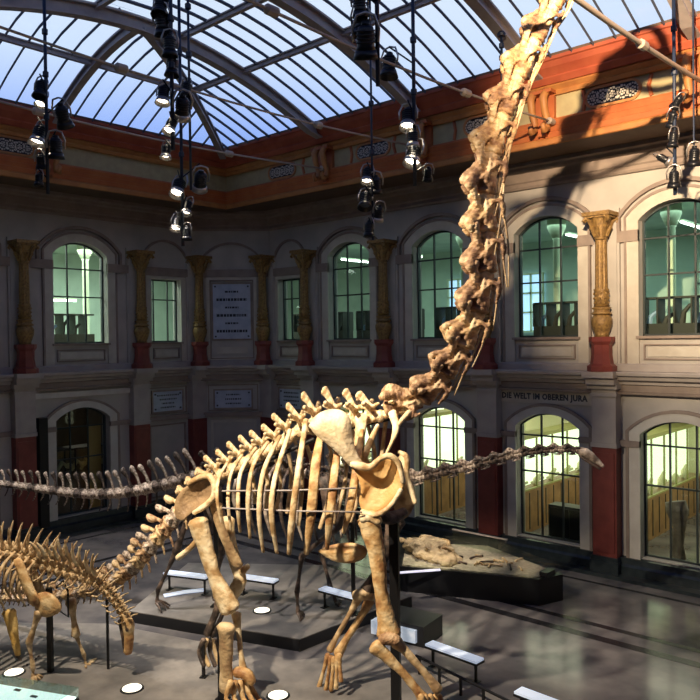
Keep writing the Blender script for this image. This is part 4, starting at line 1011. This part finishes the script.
for s in (-1, 1): limb(mb, [a+Vector((.05, s*.07, -.10)), b+Vector((0, s*.06, -.13)), c+Vector((-.06, s*.03, -.06))], [.025, .03, .025], 6, 2)
mb.build('lower_jaw', B_DARK, dr, True)
# trunk
BP = [(203, 474), (225, 470), (250, 468), (280, 470), (310, 474), (340, 480), (370, 484)]
bj = chain_pts([P(x, y, 0) for x, y in BP], 11)
dmd = [dorsal_mesh('back_vertebra', B_DARK, 30+k, .8, .4) for k in range(2)]
vertebrae(dr, bj, dmd, 'back_vertebra', lambda i: .34)
for k in range(10):
    for s in (-1, 1):
        t = bj[k+1]; w = .55 if 1 < k < 8 else .42; L = 1.3 if k > 2 else 1.0
        mb = MB(); limb(mb, [t+Vector((0, s*.12, .12)), t+Vector((-.05, s*w, -.15)), t+Vector((-.1, s*w*1.1, -.6*L)), t+Vector((-.02, s*w*.8, -1.05*L))], [.025, (.03, .04), (.025, .045), .02], 7, 4, up=(0, 1, 0)); mb.build('rib', B_DARK if k % 2 else B_GREYB, dr, True)
# tail
TL = [(203, 474), (180, 481), (155, 487), (130, 492), (100, 494.5), (70, 493), (40, 489), (10, 485), (-20, 482), (-60, 480)]
tj = chain_pts([P(x, y, 0) for x, y in TL], 34, -.5)
cd_ = [caudal_mesh('tail_vertebra', B_GREYB, 1, 1.5, chev=1.0, tw=.5, knob=.24), caudal_mesh('tail_vertebra', B_DARK, 2, 1.5, chev=1.1, tw=.5, knob=.26), caudal_mesh('tail_vertebra', B_GREYB, 3, 1.45, chev=.9, tw=.5, knob=.22)]
vertebrae(dr, tj, cd_, 'tail_vertebra', lambda i: max(.14, .35 - .0072*i), flip=True)
# girdles and limbs
plate(DF, [(178, 505), (184, 488), (200, 478), (218, 480), (222, 492), (205, 502), (190, 512)], -.4, .05, .05, .05, 'hip_blade', B_DARK, dr)
plate(DF, [(178, 505), (184, 488), (200, 478), (218, 480), (222, 492), (205, 502), (190, 512)], .4, .05, .05, -.05, 'hip_blade', B_DARK, dr)
plate(DF, [(318, 478), (330, 478), (336, 500), (345, 520), (336, 532), (325, 522), (322, 500)], -.5, .05, .05, .05, 'shoulder_blade', B_DARK, dr)
plate(DF, [(318, 478), (330, 478), (336, 500), (345, 520), (336, 532), (325, 522), (322, 500)], .5, .05, .05, -.05, 'shoulder_blade', B_DARK, dr)
def leg(pts, rad, names, m, toes, lat, fr, root, tw=.18, tl=.22, zf=ZP, n=4):
    for i in range(len(pts)-1):
        r0, r1 = rad[i]
        bone_px(fr, [pts[i], tuple((a*.5+b*.5) for a, b in zip(pts[i], pts[i+1])), pts[i+1]], [r0, min(r0, r1)*.62, r1], names[i], m, root, 10, 4, .1, i)
    a = fr.P(*pts[-1])
    for k in range(n):
        u = k/(n-1)-.5; base = a + Vector((0.02, u*tw*.6, -.02)); tip = Vector((a.x + tl*(1-abs(u)*.4), a.y + u*tw*2, zf+.03))
        mb = MB(); limb(mb, [base, (base+tip)/2+Vector((.0, 0, .02)), tip], [.04, .028, .018], 7, 3); mb.build('toe_bone', m, root, True)
leg([(192, 505, -.42), (176, 552, -.42), (158, 590, -.42), (157, 601, -.42)], [(.11, .10), (.085, .06), (.06, .05)], ['thigh_bone', 'shin_bone', 'ankle_bone'], B_DARK, 4, -.4, DF, dr, .22, .26)
leg([(205, 505, .42), (222, 552, .42), (214, 590, .42), (214, 598, .42)], [(.11, .10), (.085, .06), (.06, .05)], ['thigh_bone', 'shin_bone', 'ankle_bone'], B_DARK, 4, .4, DF, dr, .22, .26)
leg([(336, 528, -.5), (302, 556, -.48), (297, 592, -.46), (298, 612, -.45)], [(.10, .08), (.07, .06), (.055, .05)], ['upper_arm_bone', 'forearm_bone', 'metacarpal'], B_DARK, 4, -.4, DF, dr, .18, .12)
leg([(332, 525, .5), (322, 556, .5), (330, 585, .5), (336, 602, .5)], [(.10, .08), (.07, .06), (.055, .05)], ['upper_arm_bone', 'forearm_bone', 'metacarpal'], B_DARK, 4, .4, DF, dr, .18, .12)
for x in (215, 352):
    q = P(x, 485, 0); mb = MB(); mb.box((q.x-.04, -.04, ZP), (q.x+.04, .04, q.z-.1)); mb.box((q.x-.12, -.12, ZP), (q.x+.12, .12, ZP+.03)); mb.build('support_post', M_BLACK, dr)

# ============ the short necked sauropod bowing its head at the left
f0 = onz(60, 676)
CF = Frame(f0.x, f0.y + .15, 33.0); P = CF.P
xr = empty('grazing_sauropod_skeleton', (f0.x, f0.y+.15, 0), CF.a)
tag(xr, 'golden brown smaller sauropod skeleton at the left, head bowed to the ground', 'dinosaur skeleton')
ND = [(44, 566), (56, 569), (68, 573), (80, 576), (91, 580), (101, 586), (110, 595), (117, 605), (123, 615), (127, 623)]
nj = chain_pts([P(x, y, 0) for x, y in ND], 14, -.3)
def bif_mesh(name, m, hs, v=0):
    mb = MB()
    limb(mb, [(-.5, 0, 0), (-.2, 0, 0), (.25, 0, 0), (.5, 0, 0)], [.34, .24, .24, .3], 10, 2)
    for s in (-1, 1):
        limb(mb, [(0, s*.1, .2), (-.05, s*.28, .2+hs*.4), (.05, s*.42, .2+hs*.8), (.15, s*.48, .2+hs)], [(.12, .16), (.09, .13), (.07, .1), .04], 7, 3)
        limb(mb, [(0, s*.15, -.1), (-.1, s*.5, -.35), (-.7, s*.55, -.5)], [.09, .08, .04], 6, 2)
        limb(mb, [(-.1, s*.12, .25), (-.6, s*.25, .4)], [.11, .09], 6, 2); limb(mb, [(.1, s*.12, .2), (.7, s*.22, .3)], [.1, .07], 6, 2)
        limb(mb, [(.1, s*.2, 0), (.0, s*.55, .15)], [.09, .08], 6, 2)
    return mb.mesh(name, m, True)
bms = [bif_mesh('neck_vertebra', B_DIC, 1.2), bif_mesh('neck_vertebra', B_TAN, 1.15), bif_mesh('neck_vertebra', B_DIC, 1.0), bif_mesh('neck_vertebra', B_TAN, .8), bif_mesh('neck_vertebra', B_DIC, .6)]
for i, (a, b) in enumerate(zip(nj, nj[1:])):
    f = b-a; w = .44 - .014*i
    up = Vector((-f.z, 0, f.x)).normalized(); up = (up*.8 + Vector((.15, 0, .2))).normalized() if i < 8 else up
    put('neck_vertebra', bms[min(4, i//2 if i < 8 else 4)], xr, basis((a+b)/2, f, up, (f.length*1.0, w, w)))
a, b, c = P(126, 616, 0), P(129, 634, 0), P(128, 652, 0)
mb = MB(); limb(mb, [a+Vector((-.05, 0, .03)), a.lerp(b, .4), b, c], [(.08, .09), (.10, .13), (.09, .10), (.09, .08)], 12, 3, up=(0, 1, 0)); put('skull', remesh(mb, 'skull', B_OCHRE, .02, 1, .012), xr)
mb = MB()
for s in (-1, 1): limb(mb, [a+Vector((-.10, s*.07, -.06)), b+Vector((-.10, s*.06, -.02)), c+Vector((-.05, s*.03, .02))], [.03, .03, .03], 6, 2)
mb.build('lower_jaw', B_DARK, xr, True)
for s in (-1, 1): mb = MB(); mb.ball(b.lerp(a, .35)+Vector((.02, s*.085, 0)), (.04, .02, .045), 8, 5); mb.build('eye_socket', B_DARK, xr, True)
# trunk
BD = [(-60, 566), (-30, 558), (-5, 553), (20, 555), (44, 566)]
bj = chain_pts([P(x, y, 0) for x, y in BD], 15)
tb = [bif_mesh('back_vertebra', B_DIC, 1.05), bif_mesh('back_vertebra', B_TAN, 1.1)]
vertebrae(xr, bj, tb, 'back_vertebra', .44)
for k in range(15):
    for s in (-1, 1):
        t = bj[k]+Vector((.05, 0, 0)); w = .60 if k < 11 else .48; L = 1.0 if k < 12 else .75
        mb = MB(); limb(mb, [t+Vector((0, s*.12, .08)), t+Vector((-.05, s*w*.9, -.1)), t+Vector((-.12, s*w*1.05, -.5*L)), t+Vector((-.08, s*w*.75, -.95*L))], [.022, (.022, .035), (.018, .035), .018], 7, 4, up=(0, 1, 0)); mb.build('rib', B_TAN if k % 2 else B_DIC, xr, True)
for k in range(10):        # neck ribs and low spines, thin spikes standing on the neck base
    x0 = 40 + 6.2*k; y0 = 556 + k*1.0 + max(0, k-5)*2.5
    for s in (-.14, .14):
        bone_px(CF, [(x0, y0, s), (x0-4, y0-8, s*1.6), (x0-10 + k*.8, y0-(14 if k < 4 else 21), s*2.2)], [.045, .032, .014], 'neural_spine', B_CREAM if k % 2 else B_DIC, xr, 6, 3)
# shoulder and fore limbs
plate(CF, [(14, 560), (21, 559), (28, 574), (35, 590), (40, 600), (33, 606), (26, 595), (19, 578)], -.48, .04, .05, .06, 'shoulder_blade', B_OCHRE, xr)
plate(CF, [(37, 594), (45, 592), (54, 596), (61, 606), (58, 613), (46, 617), (38, 612), (35, 603)], -.42, .05, .05, .05, 'coracoid', B_OCHRE, xr)
plate(CF, [(24, 560), (31, 559), (38, 574), (45, 590), (50, 600), (43, 606), (36, 595), (29, 578)], .44, .04, .05, -.06, 'shoulder_blade', B_DIC, xr)
leg([(39, 612, -.42), (29, 643, -.42), (33, 668, -.42), (33, 676, -.42)], [(.085, .07), (.06, .05), (.05, .04)], ['upper_arm_bone', 'forearm_bone', 'metacarpal'], B_DIC, 4, -.4, CF, xr, .15, .12, 0)
leg([(71, 601, .42), (76, 635, .42), (84, 655, .42), (86, 665, .42)], [(.11, .085), (.05, .045), (.045, .035)], ['upper_arm_bone', 'forearm_bone', 'metacarpal'], B_DIC, 4, .4, CF, xr, .2, .14, 0)
bone_px(CF, [(9, 612, .4), (12, 625, .4), (15, 640, .4), (18, 655, .4)], [(.10, .15), (.08, .12), (.07, .09), (.05, .06)], 'thigh_bone', bonemat('bright_ochre_bone', (.62, .38, .10), (.74, .52, .2)), xr, 10, 3, .1)
leg([(18, 655, .4), (22, 664, .4), (26, 672, .4)], [(.05, .05), (.05, .04)], ['shin_bone', 'ankle_bone'], B_DARK, 4, .4, CF, xr, .2, .2, 0)
for x, y, lt in ((49, 588, 0), (107, 600, .25)):
    q = P(x, y, lt); mb = MB(); mb.box((q.x-.045, q.y-.045, 0), (q.x+.045, q.y+.045, q.z)) if x < 60 else mb.box((q.x-.02, q.y-.02, 0), (q.x+.02, q.y+.02, q.z)); mb.build('support_post', M_BLACK, xr)
q0, q1 = P(56, 588, .1), P(68, 596, .1); MB().tube([q0, q0+Vector((.15, 0, .15)), q1+Vector((0, 0, .1)), q1-Vector((0, 0, .4)), q0-Vector((0, 0, .4))], .02, 6).build('support_bracket', M_BLACK, xr, True)

# ============ podiums, cases, panels
M_POD = mat('grey_podium_top', (0.13, 0.122, 0.12), .7, col2=(0.24, 0.222, 0.21), scale=1.6, bump=.12, bscale=9, detail=9)
M_PODE = mat('black_podium_edge', (0.008, 0.009, 0.012), .35)
def podium(name, pts, z, label, flush=False):
    mb = MB(); r = None
    me = MB(); me.quadstrip([[(x, y, zz) for x, y in pts] for zz in (0.0, z-.02)]); r = me.build(name, M_PODE); tag(r, label, 'podium')
    mt = MB(); mt.quadstrip([[(x, y, zz) for x, y in pts] for zz in (z-.02, z)]); mt.build('podium_top', M_POD, r)
    return r
podium('display_podium', [(8.6, -10.22), (12.66, -8.86), (12.86, -5.4), (9.6, -5.0), (6.6, -7.2)], ZP, 'low dark edged podium under the dark level necked skeleton')
podium('display_podium', [(5.0, -16.5), (5.0, -13.2), (8.3, -10.6), (12.9, -9.2), (14.1, -7.56), (17.6, -8.05), (20.5, -9.0), (20.5, -16.5)], .012, 'wide grey floor area under the giant and the grazing skeletons')
# big black showcase with fossil slab
CB = [(11.9, -4.75), (15.1, -3.45), (15.35, -2.75), (12.7, -1.75), (10.6, -2.9)]
H = .62
r = empty('low_showcase', (13.2, -3.2, 0)); tag(r, 'wide black low showcase with sand and fossils under glass by the right wall', 'display case')
O = lambda p, z: (p[0]-13.2, p[1]+3.2, z)
MB().quadstrip([[O(p, z) for p in CB] for z in (0, H)]).build('case_base', M_PODE, r)
cx = sum(p[0] for p in CB)/5; cy = sum(p[1] for p in CB)/5
ins = lambda k: [(cx+(p[0]-cx)*k, cy+(p[1]-cy)*k) for p in CB]
mb = MB(); mb.quadstrip([[O(p, z) for p in ins(.93)] for z in (H-.01, H+.03)]); mb.build('sand_bed', mat('pale_fossil_sand', (.42, .36, .25), .9, col2=(.60, .52, .38), scale=9, bump=.5, bscale=25), r)
for (a_, b_) in zip(CB[:4], CB[1:4] + CB[4:]): pass
mb = MB()
for i in range(5):
    a_, b_ = ins(.985)[i], ins(.985)[(i+1) % 5]
    mb.quadstrip([[O(a_, H), O(b_, H)], [O(a_, H+.22), O(b_, H+.22)]], closed=False, cap=False)
mb.build('glass', M_CASEG, r)
# rails, lamps inside
rb = random.Random(9)
BS = B_TAN
for k in range(26):
    px = rb.uniform(12.5, 14.7); py = -4.35 + (px-11.9)*.40 + rb.uniform(.15, 1.0)
    a = rb.uniform(0, 6.28); l = rb.uniform(.06, .22)
    mb = MB(); limb(mb, [O((px-l*cos(a), py-l*sin(a)), H+.06), O((px, py), H+.08), O((px+l*cos(a), py+l*sin(a)), H+.06)], [.03, .018, .03], 6, 2); mb.build('fossil_bone', B_CREAM if k % 4 else B_DARK, r, True)
mb = MB(); mb.box((15.0-13.2, -3.25+3.2, H), (15.2-13.2, -2.85+3.2, H+.12)); mb.build('small_dark_specimen', M_BLACK, r)
# rock heap with bones left on the case
r2 = empty('fossil_rock_slab', (12.0, -3.6, H)); tag(r2, 'heap of pale fossil rock with bones on the left end of the showcase', 'fossil slab')
mb = MB(); limb(mb, [(-.8, .5, .08), (-.3, .2, .2), (.3, -.1, .22), (1.0, -.2, .06)], [(.35, .12), (.5, .2), (.5, .22), (.35, .08)], 16, 6, up=(0, 1, 0), nz=.5)
put('rock', remesh(mb, 'rock', mat('pale_rock', (.70, .55, .34), .9, col2=(.48, .36, .22), scale=6, bump=.8, bscale=16), .04, 0, .08), r2)
for k in range(16):
    px = rb.uniform(-.7, .9); py = rb.uniform(-.3, .5); a = rb.uniform(0, 6.28); l = rb.uniform(.08, .2)
    mb = MB(); limb(mb, [(px-l*cos(a), py-l*sin(a), .30), (px, py, .38), (px+l*cos(a), py+l*sin(a), .33)], [.05, .03, .045], 7, 2, nz=.3); mb.build('fossil_bone', B_CREAM, r2, True)
p, q = onz(398, 574, .63), onz(440, 571, .63); mb = MB(); mb.tube([(p.x-13.2, p.y+3.2, .66), (q.x-13.2, q.y+3.2, .66)], (.03, .07), 4); mb.build('lit_label', mat('lit_violet_label', (.6, .6, .75), .4, emit=(.75, .78, 1), estr=.55), r)
# glass partition behind showcase
mb = MB(); a_, b_ = onz(398, 562, .6), onz(487, 556, .6)
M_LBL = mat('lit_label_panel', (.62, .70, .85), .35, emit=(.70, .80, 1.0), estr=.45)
M_LBL2 = mat('printed_label_panel', (.55, .60, .72), .3, col2=(.25, .35, .5), scale=5, emit=(.75, .85, 1.0), estr=.30)
mb = MB(); 
r = empty('glass_screen', (13.2, -2.3, .62)); tag(r, 'grey green glass screen standing behind the fossil slab', 'glass screen')
MB().box((-1.3, -.02, 0), (.4, .02, .42)).build('pane', M_CASEG, r); MB().box((-1.3, -.03, .42), (.4, .03, .45)).build('top_rail', M_STEEL, r)
# small dark case
r = empty('small_floor_case', (13.95, -6.75, 0), RAD(8)); tag(r, 'small black floor case with a lit end panel beside the black support post', 'display case')
MB().box((-.62, -.42, 0), (.45, .42, .42)).build('case_base', M_PODE, r)
MB().box((-.75, -.52, .08), (-.62, .30, .36)).build('lit_panel', M_LBL2, r); MB().box((-.62, -.50, .08), (.30, -.42, .34)).build('lit_panel', M_LBL2, r)
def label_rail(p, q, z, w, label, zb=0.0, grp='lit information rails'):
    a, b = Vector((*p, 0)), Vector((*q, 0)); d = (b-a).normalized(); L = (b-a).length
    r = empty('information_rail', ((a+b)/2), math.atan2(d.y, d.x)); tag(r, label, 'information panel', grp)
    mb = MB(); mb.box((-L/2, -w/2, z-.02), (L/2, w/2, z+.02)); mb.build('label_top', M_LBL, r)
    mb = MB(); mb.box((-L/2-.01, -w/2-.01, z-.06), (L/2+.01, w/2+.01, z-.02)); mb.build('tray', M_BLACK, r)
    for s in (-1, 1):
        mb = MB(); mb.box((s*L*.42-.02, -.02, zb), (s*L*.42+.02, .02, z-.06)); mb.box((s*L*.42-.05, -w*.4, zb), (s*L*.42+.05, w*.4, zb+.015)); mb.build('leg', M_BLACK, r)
zt = .42
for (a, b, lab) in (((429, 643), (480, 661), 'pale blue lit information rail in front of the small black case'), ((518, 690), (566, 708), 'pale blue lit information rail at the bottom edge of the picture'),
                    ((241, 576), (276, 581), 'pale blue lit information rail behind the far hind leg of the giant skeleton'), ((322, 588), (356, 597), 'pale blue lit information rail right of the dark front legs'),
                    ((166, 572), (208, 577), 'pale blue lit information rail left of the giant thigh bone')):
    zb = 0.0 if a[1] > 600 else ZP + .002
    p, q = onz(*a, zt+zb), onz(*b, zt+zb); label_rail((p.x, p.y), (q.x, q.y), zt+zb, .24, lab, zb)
p, q = onz(164, 597, ZP), onz(205, 591, ZP)
mb = MB(); mb.tube([(p.x, p.y, ZP+.03), ((p.x+q.x)/2, (p.y+q.y)/2, ZP+.05), (q.x, q.y, ZP+.03)], (.02, .12), 6)
tag(mb.build('floor_label', M_LBL), 'low pale blue label strip lying on the podium beside the dark hind foot', 'label')
# dark barrier rail
p, q = onz(416, 655, .34), onz(512, 702, .34)
r = empty('barrier_rail', (p.x, p.y, 0)); tag(r, 'low black barrier rail along the podium edge behind the front foot', 'barrier')
d = q-p; mb = MB(); MB().tube([(0, 0, .33), (d.x, d.y, .33)], .028, 6).build('handrail', M_BLACK, r)
for k in range(5): mb = MB(); mb.box((d.x*(.04+.23*k)-.02, d.y*(.04+.23*k)-.02, 0.012), (d.x*(.04+.23*k)+.02, d.y*(.04+.23*k)+.02, .33)); mb.build('post', M_BLACK, r)
# round floor uplights
M_UP = mat('lit_floor_lamp', (.9, .85, .7), .4, emit=(1.0, .93, .75), estr=1.6)
for (x, y, z, lab) in ((262, 611, ZP, 'round lit floor lamp on the dark skeleton podium'), (132, 689, .012, 'round lit floor lamp in front of the bowed skull'), (278, 696, .012, 'round lit floor lamp at the bottom edge behind the hind foot'), (14, 673, .012, 'round lit floor lamp at the left edge behind the glass case')):
    p = onz(x, y, z); r = empty('floor_lamp_disc', p); tag(r, lab, 'floor lamp', 'round floor lamps')
    MB().lathe([(.21, 0), (.21, .012), (.18, .02)], (0, 0, 0), 28).build('rim', M_BLACK, r); MB().lathe([(.175, .018), (.17, .026)], (0, 0, 0), 28).build('lens', M_UP, r)
# glass case in the lower left corner
z = 1.02; a, b = onz(-40, 668, z), onz(79, 687, z)
d = (b-a); d.z = 0; L = d.length
r = empty('glass_table_case', (b.x, b.y, 0), math.atan2(d.y, d.x)); tag(r, 'glass topped table case with lit white inside in the lower left corner', 'display case')
MB().box((-L, -.75, 0), (0, 0, z-.16)).build('case_base', M_PODE, r)
MB().box((-L+.03, -.72, z-.16), (-.03, -.03, z-.14)).build('lit_tray', mat('lit_white_tray', (.85, .9, .95), .6, emit=(.92, 1, .98), estr=1.6), r)
mb = MB(); mb.box((-L, -.75, z-.01), (0, 0, z)); mb.build('glass_top', glass('green_edge_glass', (.75, .85, .82), .10), r)
mb = MB(); mb.box((-L, -.03, z-.16), (0, 0, z-.01)); mb.box((-.03, -.75, z-.16), (0, -.03, z-.01)); mb.build('glass_side', M_CASEG, r)
for k in range(5):
    px = -.25 - .4*k; mb = MB(); mb.box((px-.06, -.35+.1*(k % 3), z-.139), (px+.05, -.30+.1*(k % 3), z-.125)); mb.build('specimen', M_STEELD, r)

# ============ hanging poles with clusters of spotlights
M_LAMP = mat('black_spotlight_body', (0.012, 0.013, 0.016), .35, .3)
M_LAMPS = mat('worn_silver_yoke', (0.45, 0.42, 0.40), .35, .8)
M_GLOW = mat('lit_spotlight_lens', (1, .95, .8), .3, emit=(1.0, .86, .62), estr=30)
M_OFF = mat('unlit_spotlight_lens', (.10, .12, .16), .1)
PROTO = {}
def lamp(pos, yaw, pitch, size, lit, label, group):
    # beam along local -z tilted; body a drum with a yoke, a flared shade and a lens
    key = lit
    if key not in PROTO:
        r = bpy.data.objects.new('spotlight', None)
        a = MB().lathe([(.05, .24), (.085, .22), (.10, .16), (.10, .02), (.12, -.02)], (0, 0, 0), 14).mesh('body', M_LAMP, True)
        b = MB(); b.lathe([(.12, -.02), (.15, -.12), (.145, -.12), (.115, -.02)], (0, 0, 0), 14); b = b.mesh('shade', M_LAMPS if lit else M_LAMP, True)
        c = MB().lathe([(.11, -.035), (.11, -.03)], (0, 0, 0), 14).mesh('lens', M_GLOW if lit else M_OFF)
        d = MB(); d.tube([(-.14, 0, .06), (-.15, 0, .2), (-.1, 0, .34), (0, 0, .37), (.1, 0, .34), (.15, 0, .2), (.14, 0, .06)], .016, 6); d = d.mesh('yoke', M_LAMPS, True)
        e = MB(); e.tube([(0, 0, .22), (0, .02, .27)], .05, 8); 
        for k in range(4): e.lathe([(.104, .05+.04*k), (.112, .06+.04*k), (.104, .07+.04*k)], (0, 0, 0), 14)
        e = e.mesh('cooling_ring', M_LAMP, True)
        PROTO[key] = (a, b, c, d, e)
    r = empty('spotlight', pos, yaw); r.rotation_euler = (pitch, 0, yaw); r.scale = (size,)*3; tag(r, label, 'spotlight', group)
    for n, me in zip(('body', 'shade', 'lens', 'yoke', 'cooling_ring'), PROTO[key]): put(n, me, r)
    return r
def rig(x, ytop, ybot, depth, lamps, where, grp, thick=.035, extra=None):
    b = at(x, ybot, depth); tz_ = roofz(b.x, b.y) - .45 if -14.8 < b.y < -2.6 else 13.0
    r = empty('hanging_lamp_pole', (b.x, b.y, b.z)); tag(r, 'thin blue black lamp pole, the ' + where, 'lamp pole', 'hanging lamp poles')
    MB().tube([(0, 0, 0), (0, 0, tz_ - b.z)], thick, 8).build('pole', M_CABLE, r, True)
    MB().lathe([(.09, -.06), (.1, 0), (.06, .05)], (0, 0, tz_-b.z-.02), 10).build('ceiling_clamp', M_CABLE, r)
    for k in range(3): MB().lathe([(.05, 0), (.06, .01), (.06, .1), (.05, .11)], (0, 0, (tz_-b.z)*(.35+.2*k)), 8).build('pole_coupling', M_CABLE, r)
    names = ['topmost', 'second from the top', 'third from the top', 'fourth from the top', 'fifth from the top', 'sixth from the top', 'seventh from the top', 'eighth from the top', 'lowest but one', 'lowest']
    for k, (lx, ly, ln, yaw, pit, sz) in enumerate(lamps):
        p = at(lx, ly, depth - .05 + .1*(k % 2))
        off = Vector((p.x-b.x, p.y-b.y, 0))
        l = lamp(p, RAD(yaw), RAD(pit), sz, ln, ('lit' if ln else 'unlit') + ' spotlight, ' + names[k] + ' on the ' + where, grp)
        MB().tube([(0, 0, p.z-b.z+.1*sz), (off.x, off.y, p.z-b.z+.36*sz)], .016, 5).build('clamp_arm', M_LAMP, r)
# x px, y px, lit, yaw, pitch, size
rig(48, 0, 194, 15.0, [(40, 92, 0, 30, -15, 1.0), (41, 102, 1, 30, -30, .8), (64, 120, 0, 40, 35, 1.2), (38, 138, 1, 20, -20, 1.15), (56, 152, 0, 60, 10, 1.15), (41, 164, 0, 50, 20, .8), (39, 182, 0, 20, -5, .7)], 'far left pole', 'spotlights on the far left pole')
rig(173, 0, 150, 13.0, [(160, 10, 0, 30, -20, 1.0), (163, 28, 0, 30, 15, 1.15), (170, 50, 0, 60, 5, .95), (172, 70, 0, 10, -5, .9), (163, 98, 1, 30, -15, .9), (182, 112, 1, 60, 40, 1.1), (170, 128, 1, 20, -30, .8), (166, 154, 1, 20, -10, .7)], 'near pole left of centre', 'spotlights on the near left centre pole')
rig(191, 0, 190, 14.5, [(186, 92, 0, 30, -10, .8)], 'thin pole left of centre with one small lamp', 'spotlights on the thin left centre pole', .025)
rig(183, 0, 246, 16.5, [(178, 190, 1, 30, -30, 1.2), (200, 184, 1, 60, 45, 1.25), (187, 210, 1, 10, -20, .9), (176, 226, 1, 30, -20, .9), (187, 236, 0, 20, 0, .8)], 'farther low reaching pole left of centre', 'spotlights on the low left centre pole')
rig(378, 0, 86, 11.5, [(360, 10, 0, 30, 15, .9), (361, 28, 0, 20, 5, 1.05), (366, 48, 0, 40, 25, 1.35)], 'near middle pole', 'spotlights on the near middle pole')
rig(373, 60, 240, 16.5, [(367, 178, 1, 30, -20, 1.0), (376, 188, 0, 40, 20, 1.0), (365, 203, 0, 30, -25, 1.1), (378, 216, 1, 60, 30, .95), (369, 232, 0, 10, 0, .9)], 'farther low reaching middle pole', 'spotlights on the low middle pole', .025)
rig(415, 0, 186, 14.0, [(389, 70, 0, 10, -5, 1.2), (408, 122, 1, 30, -20, 1.15), (413, 142, 1, 20, -5, .9), (413, 158, 1, 10, -25, 1.2), (428, 176, 0, 40, 40, .7)], 'pole left of the neck', 'spotlights on the pole left of the neck')
rig(675, 0, 195, 14.5, [(676, 104, 0, 60, 50, .7), (672, 122, 0, 40, 30, .8), (673, 142, 0, 60, 10, .8), (666, 160, 1, 120, -60, .7), (674, 182, 0, 20, 15, .9)], 'pole near the right edge', 'spotlights on the right edge pole')
rig(502, 28, 94, 17.0, [], 'bare pole beside the neck', '', .03)
r = None
p = ony(694, 160, -3.2)
lamp(p, .5, .3, 1.0, 0, 'unlit dark spotlight cut by the right edge of the picture', 'spotlights at the right edge')
o = MB().tube([(p.x, p.y, p.z+.3), (p.x, p.y, 13.1)], .02, 6).build('hanging_lamp_pole', M_CABLE); tag(o, 'thin pole at the very right edge carrying one spotlight', 'lamp pole', 'hanging lamp poles')
